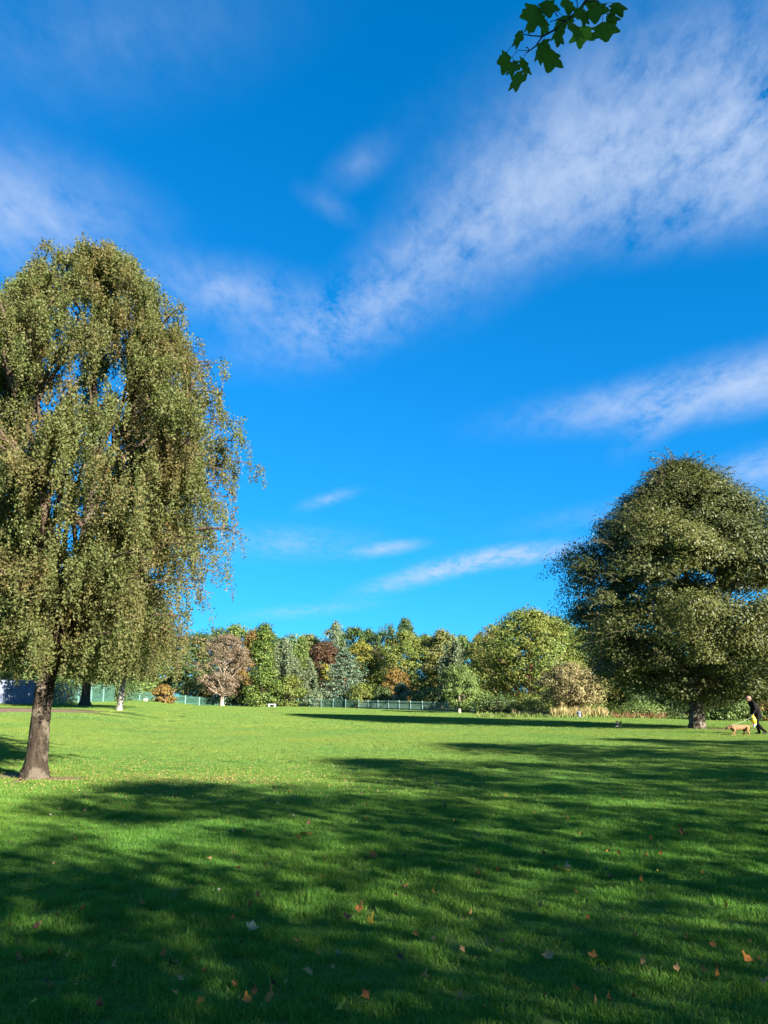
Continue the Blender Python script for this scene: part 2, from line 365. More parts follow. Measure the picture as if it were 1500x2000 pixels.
# ------------------------------------------------------------------ terrain
BIRCH = ground(66, 1521); RTREE = ground(1362, 1424); BIRCH2 = ground(232, 1388)
m, nt = newmat('lawn_soil')
pos = N(nt, 'ShaderNodeNewGeometry').outputs['Position']
green = ramp(nt, noise(nt, 0.35, 6, 0.6), [(0.3, (0.035, 0.075, 0.012)), (0.7, (0.075, 0.13, 0.02))])
fine = noise(nt, 40, 4, 0.7)
green = mixc(nt, 0.5, green, ramp(nt, fine, [(0.3, (0.03, 0.06, 0.012)), (0.7, (0.09, 0.15, 0.03))]))
earth = ramp(nt, noise(nt, 14, 6, 0.65), [(0.3, (0.10, 0.066, 0.042)), (0.7, (0.25, 0.17, 0.11))])
def near_mask(c, rx, ry, amp=0.5):
    s = N(nt, 'ShaderNodeVectorMath', operation='SUBTRACT'); nt.links.new(pos, s.inputs[0]); s.inputs[1].default_value = (c[0], c[1], 0)
    mlt = N(nt, 'ShaderNodeVectorMath', operation='MULTIPLY'); nt.links.new(s.outputs[0], mlt.inputs[0]); mlt.inputs[1].default_value = (1 / rx, 1 / ry, 0)
    ln = N(nt, 'ShaderNodeVectorMath', operation='LENGTH'); nt.links.new(mlt.outputs[0], ln.inputs[0])
    ad = N(nt, 'ShaderNodeMath', operation='ADD'); nt.links.new(ln.outputs['Value'], ad.inputs[0])
    nn = N(nt, 'ShaderNodeMath', operation='MULTIPLY'); nt.links.new(noise(nt, 1.6, 4), nn.inputs[0]); nn.inputs[1].default_value = amp; nt.links.new(nn.outputs[0], ad.inputs[1])
    return ramp(nt, ad.outputs[0], [(0.62, (1, 1, 1)), (1.0, (0, 0, 0))])   # ramp clamps past 1
EARTH = [((BIRCH.x - 0.25, BIRCH.y), 1.5, 1.1), ((RTREE.x + 1.2, RTREE.y), 3.0, 1.6), ((-25.5, 51.0), 9.5, 6.5)]
c = green
for ce, rx, ry in EARTH: c = mixc(nt, near_mask(ce, rx * 1.35, ry * 1.35), c, earth)
b = principled(nt, c, 0.95, 0.1, fine, 0.6, 0.03); out(nt, b.outputs[0]); SOIL = m
xs = np.unique(np.concatenate([np.linspace(-900, -80, 20), np.arange(-80, 80, 1.6), np.linspace(80, 900, 20)]))
ys = np.unique(np.concatenate([np.linspace(-300, -20, 12), np.arange(-20, 135, 1.6), np.linspace(136, 1500, 24)]))
X, Y = np.meshgrid(xs, ys); Z = terrain(X, Y); V = np.stack([X, Y, Z], -1).reshape(-1, 3)
nx, ny = len(xs), len(ys); i = (np.arange(ny - 1)[:, None] * nx + np.arange(nx - 1)[None, :]).ravel()
me = mesh_np('park_ground', V, np.stack([i, i + 1, i + nx + 1, i + nx], 1), 4, True)
tag(link('ground', me, SOIL), kind='structure')

# ------------------------------------------------------------------ grass: real blades, instanced in turf patches
def grass_mat():
    m, nt = newmat('grass_blades')
    g = N(nt, 'ShaderNodeNewGeometry')
    near_blade = ramp(nt, g.outputs['Random Per Island'], [(0.0, (0.054, 0.138, 0.022)), (0.6, (0.094, 0.22, 0.032)), (0.95, (0.135, 0.265, 0.045)), (1.0, (0.24, 0.24, 0.09))])
    far_blade = ramp(nt, g.outputs['Random Per Island'], [(0.0, (0.085, 0.148, 0.034)), (0.6, (0.152, 0.245, 0.054)), (0.93, (0.20, 0.285, 0.074)), (1.0, (0.32, 0.28, 0.10))])
    sp_ = N(nt, 'ShaderNodeSeparateXYZ'); nt.links.new(g.outputs['Position'], sp_.inputs[0]); mr = N(nt, 'ShaderNodeMapRange'); nt.links.new(sp_.outputs[1], mr.inputs[0])
    mr.inputs[1].default_value = 9.0; mr.inputs[2].default_value = 26.0        # greener blades near the camera, yellower and lighter ones beyond
    c = mixc(nt, mr.outputs[0], near_blade, far_blade)
    f = ramp(nt, noise(nt, 0.22, 5, 0.6), [(0.35, (0.80, 0.95, 0.95)), (0.65, (1.2, 1.06, 0.95))])
    c = mixc(nt, 1.0, c, f, 'MULTIPLY')
    f2 = ramp(nt, noise(nt, 2.3, 4, 0.6), [(0.3, (0.84, 0.86, 0.9)), (0.7, (1.15, 1.12, 1.0))]); c = mixc(nt, 1.0, c, f2, 'MULTIPLY')
    b = principled(nt, c, 0.5, 0.18); t = N(nt, 'ShaderNodeBsdfTranslucent')
    nt.links.new(mixc(nt, 1.0, c, (1.2, 1.3, 0.5), 'MULTIPLY'), t.inputs[0])
    mx = N(nt, 'ShaderNodeMixShader'); mx.inputs[0].default_value = 0.38
    nt.links.new(b.outputs[0], mx.inputs[1]); nt.links.new(t.outputs[0], mx.inputs[2]); out(nt, mx.outputs[0]); return m
GRASS = grass_mat()
def turf(name, size, n, h, w, seed):
    rng = np.random.default_rng(seed); p = rng.uniform(-0.5, 0.5, (n, 2)) * size * 1.08
    H = rng.uniform(h[0], h[1], n) * (0.8 + 0.4 * np.sin(p[:, 0] * 5 / size + seed) * np.sin(p[:, 1] * 6 / size)); W = w * rng.uniform(0.6, 1.25, n)
    a = rng.uniform(0, 2 * np.pi, n); lean = rng.uniform(0.1, 0.95, n) * H; la = rng.uniform(0, 2 * np.pi, n)
    b0 = np.stack([p[:, 0], p[:, 1], np.full(n, -0.01)], 1); sd = np.stack([np.cos(a), np.sin(a), 0 * a], 1) * W[:, None] * 0.5
    ld = np.stack([np.cos(la), np.sin(la), 0 * la], 1) * lean[:, None]
    mid = b0 + ld * 0.3 + np.stack([0 * a, 0 * a, H * 0.6], 1); tip = b0 + ld + np.stack([0 * a, 0 * a, H * (1 - 0.25 * (lean / H) ** 2)], 1)
    V = np.stack([b0 - sd, b0 + sd, mid + sd * 0.8, mid - sd * 0.8, tip], 1).reshape(-1, 3); o = (np.arange(n) * 5)[:, None]
    F = np.concatenate([o + np.array([[0, 1, 2]]), o + np.array([[0, 2, 3]]), o + np.array([[3, 2, 4]])], 0)
    me = mesh_np(name, V, F, 3); me.materials.append(GRASS); return bpy.data.objects.new(name, me)
TEMPL = [turf('turf_a', 0.5, 2000, (0.035, 0.075), 0.0048, 1), turf('turf_b', 0.5, 2000, (0.03, 0.085), 0.0048, 2),
         turf('turf_c', 1.0, 3600, (0.03, 0.065), 0.0080, 3), turf('turf_d', 1.0, 3600, (0.03, 0.07), 0.0080, 4),
         turf('turf_e', 2.5, 4500, (0.03, 0.065), 0.022, 5)]
rng = np.random.default_rng(11); pts, kind = [], []
def patch_grid(y0, y1, step, kinds, wide):
    for y in np.arange(y0, y1, step):
        hw = 0.62 * (y + step) + wide
        for x in np.arange(-hw, hw, step):
            px, py = x + rng.uniform(-.2, .2) * step, y + rng.uniform(-.2, .2) * step
            skip = False
            for ce, rx, ry in EARTH:
                q = math.hypot((px - ce[0]) / rx, (py - ce[1]) / ry)
                if q < 0.55 + 0.65 * rng.uniform(): skip = True
            if not skip: pts.append((px, py)); kind.append(kinds[rng.integers(len(kinds))])
patch_grid(1.5, 13.0, 0.46, (0, 1), 1.5)
patch_grid(13.0, 44.0, 0.92, (2, 3), 2.0)
patch_grid(44.0, 132.0, 2.2, (4,), 4.0)
pts = np.array(pts); kind = np.array(kind, dtype=np.int32); V = np.stack([pts[:, 0], pts[:, 1], terrain(pts[:, 0], pts[:, 1]) + 0.02 * (kind == 4)], 1)
me = bpy.data.meshes.new('lawn_grass'); me.vertices.add(len(V)); me.vertices.foreach_set('co', V.astype(np.float32).ravel())
at = me.attributes.new('turf', 'INT', 'POINT'); at.data.foreach_set('value', kind)
at = me.attributes.new('spin', 'FLOAT_VECTOR', 'POINT')
sp = np.zeros((len(V), 3), np.float32); ang = rng.integers(0, 4, len(V)) * math.pi / 2 + rng.normal(0, 0.12, len(V))
gx = (terrain(V[:, 0] + .3, V[:, 1]) - terrain(V[:, 0] - .3, V[:, 1])) / .6; gy = (terrain(V[:, 0], V[:, 1] + .3) - terrain(V[:, 0], V[:, 1] - .3)) / .6
for k in range(len(V)):
    q = Vector((0, 0, 1)).rotation_difference(Vector((-gx[k], -gy[k], 1)))
    sp[k] = (q.to_matrix() @ Matrix.Rotation(ang[k], 3, 'Z')).to_euler()
at.data.foreach_set('vector', sp.ravel())
at = me.attributes.new('size', 'FLOAT_VECTOR', 'POINT'); ss = np.ones((len(V), 3), np.float32); ss[:, 2] = rng.uniform(0.8, 1.15, len(V)) * (1 + 0.25 * np.sin(V[:, 0] * 0.9 + 2 * np.sin(V[:, 1] * 0.5)) * np.sin(V[:, 1] * 0.7 + V[:, 0] * 0.3)); at.data.foreach_set('vector', ss.ravel())
lawn = link('lawn_grass', me, GRASS); tag(lawn, 'short green lawn grass covering the park field', 'grass', kind='stuff')
gn = bpy.data.node_groups.new('lawn_turf', 'GeometryNodeTree')
gn.interface.new_socket('Geometry', in_out='INPUT', socket_type='NodeSocketGeometry'); gn.interface.new_socket('Geometry', in_out='OUTPUT', socket_type='NodeSocketGeometry')
gi = gn.nodes.new('NodeGroupInput'); go = gn.nodes.new('NodeGroupOutput'); jn = gn.nodes.new('GeometryNodeJoinGeometry')
def named(nm, ty):
    n = gn.nodes.new('GeometryNodeInputNamedAttribute'); n.data_type = ty; n.inputs[0].default_value = nm; return n.outputs[0]
for k, t in enumerate(TEMPL):
    oi = gn.nodes.new('GeometryNodeObjectInfo'); oi.inputs['Object'].default_value = t; oi.inputs['As Instance'].default_value = True
    ip = gn.nodes.new('GeometryNodeInstanceOnPoints'); gn.links.new(gi.outputs[0], ip.inputs['Points']); gn.links.new(oi.outputs['Geometry'], ip.inputs['Instance'])
    cmpn = gn.nodes.new('FunctionNodeCompare'); cmpn.data_type = 'INT'; cmpn.operation = 'EQUAL'
    ins = [s for s in cmpn.inputs if s.type == 'INT']; gn.links.new(named('turf', 'INT'), ins[0]); ins[1].default_value = k
    gn.links.new(cmpn.outputs[0], ip.inputs['Selection']); gn.links.new(named('spin', 'FLOAT_VECTOR'), ip.inputs['Rotation']); gn.links.new(named('size', 'FLOAT_VECTOR'), ip.inputs['Scale'])
    gn.links.new(ip.outputs[0], jn.inputs[0])
gn.links.new(jn.outputs[0], go.inputs[0]); md = lawn.modifiers.new('turf', 'NODES'); md.node_group = gn

# ------------------------------------------------------------------ leaf and bark materials
ML = dict(  # far-tree leaf colours are muted to stand in for distance haze
    birch=leaf_mat('birch_leaf', [(0.075, 0.10, 0.030), (0.105, 0.128, 0.038), (0.13, 0.145, 0.046), (0.165, 0.17, 0.065)],
                   [(0.095, 0.095, 0.032), (0.13, 0.12, 0.042), (0.15, 0.13, 0.05), (0.19, 0.125, 0.055)], 0.8, (0.46, 0.64), 0.38, 0.55, 0.2),
    hornbeam=leaf_mat('hornbeam_leaf', [(0.032, 0.046, 0.012), (0.05, 0.063, 0.015), (0.068, 0.078, 0.019), (0.09, 0.092, 0.025)],
                      [(0.068, 0.076, 0.016), (0.092, 0.10, 0.021), (0.115, 0.115, 0.03)], 0.3, (0.46, 0.68), 0.16, 0.5, 0.25),
    sycamore=leaf_mat('sycamore_leaf', [(0.025, 0.06, 0.010), (0.05, 0.10, 0.015), (0.075, 0.125, 0.02)], None, trans=0.35),
    light=leaf_mat('light_green_leaf', [(0.09, 0.125, 0.03), (0.135, 0.175, 0.04), (0.19, 0.22, 0.055)], [(0.13, 0.145, 0.03), (0.21, 0.205, 0.045)], 0.25, trans=0.35),
    mid=leaf_mat('mid_green_leaf', [(0.065, 0.111, 0.029), (0.117, 0.169, 0.046), (0.182, 0.234, 0.065)], None, trans=0.3),
    olive=leaf_mat('olive_leaf', [(0.091, 0.111, 0.033), (0.156, 0.169, 0.052), (0.221, 0.221, 0.072)], [(0.156, 0.130, 0.039), (0.234, 0.182, 0.065)], 0.25, trans=0.3),
    grey=leaf_mat('grey_green_leaf', [(0.081, 0.115, 0.063), (0.138, 0.178, 0.098), (0.207, 0.241, 0.138)], None, trans=0.3),
    blue=leaf_mat('blue_green_needle', [(0.060, 0.102, 0.066), (0.108, 0.168, 0.108), (0.180, 0.240, 0.156)], None, trans=0.15),
    dark=leaf_mat('dark_green_leaf', [(0.029, 0.058, 0.017), (0.058, 0.094, 0.029), (0.102, 0.145, 0.043)], None, trans=0.25),
    copper=leaf_mat('copper_leaf', [(0.045, 0.024, 0.016), (0.08, 0.04, 0.025), (0.115, 0.06, 0.034)], [(0.07, 0.055, 0.025), (0.11, 0.08, 0.035)], 0.5, trans=0.25),
    yellow=leaf_mat('yellow_leaf', [(0.14, 0.15, 0.025), (0.22, 0.21, 0.035), (0.29, 0.25, 0.05)], None, trans=0.35),
    brown=leaf_mat('brown_leaf', [(0.115, 0.082, 0.05), (0.165, 0.122, 0.078), (0.21, 0.16, 0.105)], None, trans=0.15),
    tan=leaf_mat('tan_leaf', [(0.13, 0.11, 0.045), (0.21, 0.175, 0.075), (0.29, 0.24, 0.11)], None, trans=0.2),
    rust=leaf_mat('rust_leaf', [(0.12, 0.07, 0.02), (0.20, 0.12, 0.035), (0.16, 0.14, 0.03)], None, trans=0.25),
    ivy=leaf_mat('ivy_leaf', [(0.031, 0.062, 0.015), (0.075, 0.119, 0.025), (0.163, 0.200, 0.037)], None, trans=0.2),
)
BK = dict(
    birch=bark_mat('birch_bark', (0.012, 0.009, 0.007), (0.10, 0.075, 0.052), 11, (0.16, 0.13, 0.097), 1.0),
    white=bark_mat('white_birch_bark', (0.12, 0.10, 0.08), (0.36, 0.32, 0.27), 5, (0.42, 0.39, 0.34)),
    grey=bark_mat('grey_bark', (0.03, 0.024, 0.018), (0.12, 0.095, 0.07), 5, (0.20, 0.17, 0.13)),
    dark=bark_mat('dark_bark', (0.03, 0.022, 0.017), (0.10, 0.075, 0.055), 4),
    twig=bark_mat('twig_bark', (0.06, 0.04, 0.03), (0.13, 0.09, 0.065), 4),
    red=bark_mat('red_bark', (0.07, 0.03, 0.02), (0.17, 0.08, 0.055), 4),
    pale=bark_mat('pale_bark', (0.22, 0.17, 0.12), (0.42, 0.35, 0.27), 4),
)

# ------------------------------------------------------------------ the two big trees and the second birch
def big_birch():
    zz = [1.6, 2.0, 3.5, 5.0, 6.4, 7.6, 9.2, 10.4, 11.3, 12.0, 12.4]; rr = [2.5, 2.9, 3.35, 3.6, 3.6, 3.5, 2.95, 2.35, 1.75, 0.9, 0.2]
    env = lambda z, th: float(np.interp(z, zz, rr)) * (1 + 0.06 * math.sin(3 * th + z) + 0.05 * math.sin(5 * th - 2 * z))
    tp = np.array([[0, 0, -0.12], [0.0, 0, 0.06], [0.01, 0, 0.25], [0.02, 0, 0.6], [0.01, 0, 1.1], [0.02, 0.02, 1.7], [0.06, 0.05, 2.3], [0.15, 0.1, 2.9], [0.34, 0.1, 3.5], [0.52, 0.1, 4.3],
                   [0.62, 0.0, 5.2], [0.66, -0.1, 6.4], [0.55, -0.1, 7.8], [0.42, 0.0, 9.2], [0.30, 0.0, 10.6], [0.2, 0, 11.8]])
    tr = np.array([0.38, 0.30, 0.235, 0.205, 0.19, 0.182, 0.185, 0.18, 0.165, 0.15, 0.13, 0.11, 0.085, 0.06, 0.035, 0.012])
    ti = np.linspace(0, len(tp) - 1, 70); k = np.arange(len(tp)); tp2 = np.stack([np.interp(ti, k, tp[:, j]) for j in range(3)], 1); tr2 = np.interp(ti, k, tr)
    for _ in range(2): tp2[1:-1] = (tp2[:-2] + 2 * tp2[1:-1] + tp2[2:]) / 4
    A = lambda *a: np.array(a, float)
    limbs = [(bez(A(.2, .1, 2.8), A(-.2, .0, 4.0), A(-1.0, -.5, 6.6), 12), np.linspace(.13, .03, 12)), (bez(A(.25, .1, 3.0), A(1.2, -.2, 3.7), A(2.3, -.6, 5.6), 12), np.linspace(.10, .02, 12)),
             (bez(A(.5, .1, 4.3), A(.6, 1.2, 5.5), A(1.0, 2.2, 7.5), 12), np.linspace(.09, .02, 12)), (bez(A(.6, 0, 5.2), A(-.4, -1.0, 6.6), A(-.8, -1.7, 8.6), 12), np.linspace(.08, .02, 12)),
             (bez(A(.2, .1, 2.9), A(-1.0, .6, 3.6), A(-2.2, 1.0, 5.4), 12), np.linspace(.10, .02, 12)), (bez(A(.3, .1, 3.4), A(.3, -1.4, 4.2), A(.6, -2.4, 5.6), 12), np.linspace(.09, .02, 12)),
             (bez(A(-1.0, -.5, 6.6), A(-1.4, -.4, 8.0), A(-1.2, 0, 10.9), 12), np.linspace(.05, .01, 12)), (bez(A(.64, -.1, 6.4), A(1.5, 0, 7.6), A(1.4, .2, 10.0), 12), np.linspace(.06, .01, 12))]
    mt, mb, mc = weep_tree('birch', 12.25, env, 5, 520, 11, 92, 0.048, tp2, tr2, limbs, (0.25, 0.95), 1.7, 2.1, 28, twig_r=0.004, tri=True, fan=0.4, puff=1.2)
    e = empty('weeping_birch', BIRCH); tag(e, 'tall weeping birch with rough leaning trunk filling the left of the lawn', 'tree')
    link('trunk', mt, BK['birch'], e); link('branches', mb, BK['twig'], e); link('crown', mc, ML['birch'], e)
big_birch()

def birch_two():
    H = 11.0
    env = lambda z, th: float(np.interp(z, [1.2, 2.5, 5, 8, 10, 11], [3.6, 4.6, 4.6, 3.4, 1.8, .3])) * (1 + 0.08 * math.sin(3 * th + z))
    t = np.linspace(0, 1, 24); tp = np.stack([0.12 * np.sin(t * 4) + 0.25 * t, 0.1 * np.sin(t * 5), -0.1 + t * (H - 0.3)], 1); tr = 0.20 * (1 - t) ** 0.8 + 0.015; tr[0] *= 1.35
    mt, mb, mc = weep_tree('birch_b', H, env, 9, 150, 9, 48, 0.13, tp, tr, [], (0.8, 2.2), 1.9, 2.6, 14, twig_r=0.012)
    e = empty('weeping_birch', BIRCH2); tag(e, 'smaller weeping birch with white trunk, farther back behind the big birch', 'tree')
    link('trunk', mt, BK['white'], e); link('branches', mb, BK['twig'], e); link('crown', mc, ML['birch'], e)
birch_two()

def right_tree():
    zz = [1.9, 2.7, 4.3, 6.4, 9.1, 11.3, 13.0, 14.3, 15.0]; rr = [3.4, 5.2, 6.5, 7.0, 6.5, 5.0, 3.0, 1.5, 0.4]
    H = 15.2; cb = 2.0; prof = lambda t: float(np.interp(cb + t * (H - cb), zz, rr)) / 7.0
    tm, cm = broad_tree('hornbeam', H, cb, 6.65, prof, 21, leaf=0.115, nclump=480, per=820, clump=0.165, flat=0.55, trunk_r=0.20, lean=(0.4, 0), core=0.25, whisk=560, droop=0.6, bstep=9, tri=True)
    e = empty('hornbeam_tree', RTREE); tag(e, 'big round leafy tree on thick trunk at the right, beside the dog walker', 'tree')
    rng = np.random.default_rng(4); tp, tr = trunk_path((0, 0, -0.1), (0.1, 0, 3.4), 40, 0.05, rng, 0.40, 0.33, 0.35, 0.7)
    A = lambda *a: np.array(a, float); fk = [(bez(A(.05, 0, 2.2), A(.6, -.2, 2.9), A(2.0, -.6, 4.6), 10), np.linspace(.22, .07, 10)), (bez(A(.05, 0, 2.3), A(-.5, -.2, 3.0), A(-1.8, -.5, 5.0), 10), np.linspace(.22, .07, 10))]
    link('trunk', tubes('hornbeam_bole', [(tp, tr)] + fk, 24, 0.04, 3), BK['grey'], e); link('branches', tm, BK['dark'], e); link('crown', cm, ML['hornbeam'], e)
right_tree()

# ------------------------------------------------------------------ off-frame sycamores whose shade falls over the near lawn
tmS, cmS = broad_tree('sycamore', 11.5, 2.8, 4.6, ball(), 33, leaf=0.225, nclump=200, per=52, clump=0.15, flat=0.55, trunk_r=0.28, core=0.15)
def shade_tree(p, tip_q, H, rad, rz, label):
    q0 = tip_q - H / math.tan(SUN_EL); x = SY * p - SX * q0; y = SX * p + SY * q0; s = H / 11.5
    return set_tree('sycamore_tree', tmS, cmS, BK['grey'], ML['sycamore'], (x, y, gz(x, y)), rz, label, 'tree', 'sycamores shading the near lawn', (s * rad, s * rad, s))
SH = [(-6.5, 12.0, 11.5, 0.95, 0.3), (0.3, 13.0, 11.5, 0.95, 1.1), (7.0, 14.2, 11.0, 0.95, 2.0), (14.0, 16.2, 12.0, 0.95, 2.9), (21.5, 19.0, 12.5, 1.0, 4.0), (29.0, 17.0, 12.0, 1.0, 5.0), (36.5, 12.6, 12.0, 1.05, 0.9)]
for k, s in enumerate(SH):
    shade_tree(*s, 'sycamore behind the camera whose shade dapples the near grass')

# ------------------------------------------------------------------ background trees: (name, builder, px centre, distance, top py, width px, ...)
MPX = lambda d: d * math.cos(PITCH) / FPX * 1.0
def ztop(py, d): return P(750, py, d).z
def place_round(name, px, d, top, width, leafm, bark, label, seed, prof=None, cb=0.12, leaf=0.32, nclump=110, per=110, group=None, rad_y=1.0, trunk=0.2, clump=0.2, droop=0.1, whisk=0, cat='tree', core=0.4):
    b = on(px, d); H = ztop(top, d) - b.z; Rd = width * 0.58 * MPX(d)
    tm, cm = broad_tree(name, H, H * cb, Rd, prof or ball(), seed, leaf, nclump, per, clump, 0.65, trunk, core=core, whisk=whisk, droop=droop)
    return set_tree(name, tm, cm, BK[bark], ML[leafm], b, 0, label, cat, group)
def place_weep(name, px, d, top, width, leafm, bark, label, seed, nb=55, ns=8, nl=30, leaf=0.26, zmin=0.6, tr0=0.16):
    b = on(px, d); H = ztop(top, d) - b.z; Rd = width * 0.5 * MPX(d)
    env = lambda z, th: Rd * float(np.interp(z / H, [0.0, 0.2, 0.55, 0.8, 0.95, 1.0], [0.75, 1.0, 0.95, 0.7, 0.35, 0.05])) * (1 + 0.1 * math.sin(3 * th + z))
    t = np.linspace(0, 1, 16); tp = np.stack([0.15 * np.sin(t * 4), 0.1 * np.sin(t * 5), -0.1 + t * H * 0.96], 1); tr = tr0 * (1 - t) ** 0.8 + 0.02
    mt, mb, mc = weep_tree(name, H, env, seed, nb, ns, nl, leaf, tp, tr, [], (0.12 * H, 0.32 * H), zmin, 0.12 * H, 10, twig_r=0.012)
    e = empty(name, b); tag(e, label, 'tree'); link('trunk', mt, BK[bark], e); link('branches', mb, BK['twig'], e); link('crown', mc, ML[leafm], e); return e
def place_conifer(name, px, d, top, width, leafm, bark, label, seed, **kw):
    b = on(px, d); H = ztop(top, d) - b.z; Rd = width * 0.68 * MPX(d); tm, cm = conifer(name, H, Rd, seed, **kw)
    return set_tree(name, tm, cm, BK[bark], ML[leafm], b, 0, label)

place_round('cherry_tree', 433, 112, 1241, 88, 'brown', 'pale', 'small round tree with dry pinkish brown crown and pale trunk before the fence', 101, oval, 0.17, 0.17, 230, 95, trunk=0.30, clump=0.17, core=0.3)
place_round('ivy_tree', 511, 113, 1222, 56, 'ivy', 'dark', 'tall narrow ivy-clad tree with bare twigs at its tip, before the fence', 102, column, 0.01, 0.26, 170, 80, trunk=0.22, clump=0.34, whisk=30, core=0.2)
place_weep('willow_tree', 552, 122, 1238, 62, 'grey', 'dark', 'grey-green drooping tree right of the ivy-clad tree', 103, 60, 8, 30, 0.25, 0.4)
place_weep('willow_tree', 588, 128, 1244, 54, 'mid', 'dark', 'darker drooping tree left of the copper-leaved tree', 104, 50, 8, 30, 0.25, 0.4)
place_weep('silver_birch', 603, 119, 1288, 42, 'grey', 'pale', 'slim young birch with thin pale trunk below the copper-leaved tree', 105, 34, 5, 22, 0.2, 3.2, 0.10)
place_round('copper_beech', 628, 132, 1254, 88, 'copper', 'dark', 'copper red beech in the middle of the wood', 106, ball(), 0.15, 0.30, 130, 85, clump=0.2)
place_conifer('blue_cedar', 672, 119, 1262, 88, 'blue', 'red', 'blue-green conifer with pointed top and wide layered boughs', 107, tiers=17, per=11, nleaf=75, leaf=0.30, trunk_r=0.25)
place_round('yellow_maple', 706, 131, 1256, 62, 'yellow', 'dark', 'bright yellow-leaved tree just right of the blue-green conifer', 108, oval, 0.1, 0.3, 90, 80, clump=0.24)
place_round('yellow_maple', 636, 126, 1296, 26, 'yellow', 'dark', 'small yellow tree showing left of the blue-green conifer', 109, oval, 0.1, 0.28, 40, 60, clump=0.3)
place_round('copper_beech', 736, 134, 1260, 30, 'copper', 'dark', 'little dark red tree between the yellow and light green trees', 110, ball(), 0.2, 0.3, 50, 60, clump=0.3)
place_round('lime_tree', 790, 126, 1236, 108, 'light', 'dark', 'large rounded light green tree in the middle of the wood', 111, ball(), 0.05, 0.30, 170, 95, clump=0.19)
place_round('hazel_bush', 772, 116, 1306, 50, 'rust', 'dark', 'orange-brown bush at the foot of the rounded light green tree', 112, ball(), 0.02, 0.24, 70, 70, clump=0.28, cat='bush')
place_round('ash_tree', 862, 124, 1233, 70, 'olive', 'dark', 'olive green tree right of the rounded light green tree', 113, oval, 0.05, 0.3, 130, 90, clump=0.22)
place_weep('willow_tree', 890, 113, 1246, 84, 'grey', 'dark', 'weeping willow with dark hanging skirt behind the little rowan', 114, 75, 9, 32, 0.24, 0.5)
place_round('rowan_tree', 897, 84, 1303, 66, 'mid', 'pale', 'small neat green tree with pale trunk at the end of the fence', 115, oval, 0.18, 0.17, 130, 80, trunk=0.18, clump=0.2)
place_round('maple_tree', 965, 112, 1226, 74, 'olive', 'dark', 'thin-topped brownish tree left of the big maple', 116, oval, 0.05, 0.28, 120, 75, clump=0.22, whisk=40)
place_round('maple_tree', 1040, 94, 1194, 190, 'light', 'red', 'big spreading maple with yellow-green leaves left of the round leafy tree', 117, ball(), 0.06, 0.27, 300, 105, trunk=0.42, clump=0.15, whisk=60)
place_round('hawthorn_tree', 1118, 75, 1297, 118, 'tan', 'grey', 'low spreading tan-coloured thorn tree behind the litter bin', 118, ball(), 0.22, 0.15, 240, 80, trunk=0.22, clump=0.15, core=0.25)
place_round('hawthorn_tree', 1185, 80, 1330, 90, 'olive', 'grey', 'low olive-green thorn tree touching the tan one', 119, ball(), 0.12, 0.17, 130, 75, trunk=0.16, clump=0.2)
place_round('elder_bush', 1216, 79, 1336, 44, 'yellow', 'dark', 'yellow-green bush left of the dark laurel', 120, oval, 0.05, 0.17, 70, 65, clump=0.28, cat='bush')
place_round('laurel_bush', 1285, 78, 1318, 130, 'dark', 'dark', 'dark glossy laurel thicket left of the round tree trunk', 121, ball(), 0.01, 0.26, 150, 80, clump=0.2, cat='bush')
place_round('bramble_bush', 1430, 66, 1370, 110, 'mid', 'dark', 'long low green bramble mound behind the dog walker', 122, ball(), 0.0, 0.18, 110, 75, clump=0.24, cat='bush')
place_round('dogwood_bush', 1500, 65, 1371, 52, 'rust', 'dark', 'reddish brown bush at the right edge behind the dog walker', 123, ball(), 0.0, 0.16, 80, 70, clump=0.28, cat='bush')
# low bushes behind the fence and at its foot
BU = [(458, 118, 1330, 60, 'dark', 'dark green bush behind the dry brown tree'), (565, 117, 1322, 60, 'light', 'light green bush behind the fence below the drooping trees'), (615, 116, 1352, 34, 'grey', 'grey bush by the slim young birch'),
      (708, 115, 1336, 46, 'light', 'pale yellow-green bush at the foot of the blue-green conifer'), (745, 114, 1345, 40, 'dark', 'dark bush between pale bush and orange-brown bush'), (785, 110, 1336, 32, 'grey', 'small silvery bush in front of the orange-brown bush'),
      (835, 106, 1345, 60, 'dark', 'dark low bush under the olive tree'), (922, 88, 1338, 70, 'mid', 'green bush leaning on the small neat tree'), (975, 86, 1362, 100, 'dark', 'dark low bramble in front of the big maple, left half'), (1050, 83, 1360, 90, 'light', 'light green undergrowth beneath the big maple'),
      (1150, 80, 1368, 80, 'mid', 'green undergrowth behind the tall dry grass'), (1345, 74, 1368, 110, 'dark', 'dark undergrowth directly behind the round tree trunk'), (1250, 74, 1378, 90, 'mid', 'low green growth behind the red dock stems'),
      (320, 96, 1340, 36, 'rust', 'orange-red leaved bush seen under the white-trunked birch'), (390, 120, 1320, 70, 'olive', 'olive bush left of the dry brown tree'),
      (20, 78, 1310, 140, 'dark', 'dark bush behind the blue-grey metal fence at the left edge'), (110, 80, 1318, 120, 'mid', 'green bush behind the big birch trunk'), (200, 90, 1322, 110, 'dark', 'dark bush behind the taller green fence'), (270, 112, 1330, 80, 'mid', 'green bush behind the pale concrete block'), (-60, 76, 1300, 140, 'dark', 'dark bush beyond the left edge of the view')]
for k, (px, d, top, w, lm, lab) in enumerate(BU):
    place_round('bush', px, d, top, w, lm, 'dark', lab, 200 + k, ball(), 0.0, 0.22 * d / 100, 60, 70, clump=0.3, cat='bush', group='bushes along the edge of the wood')
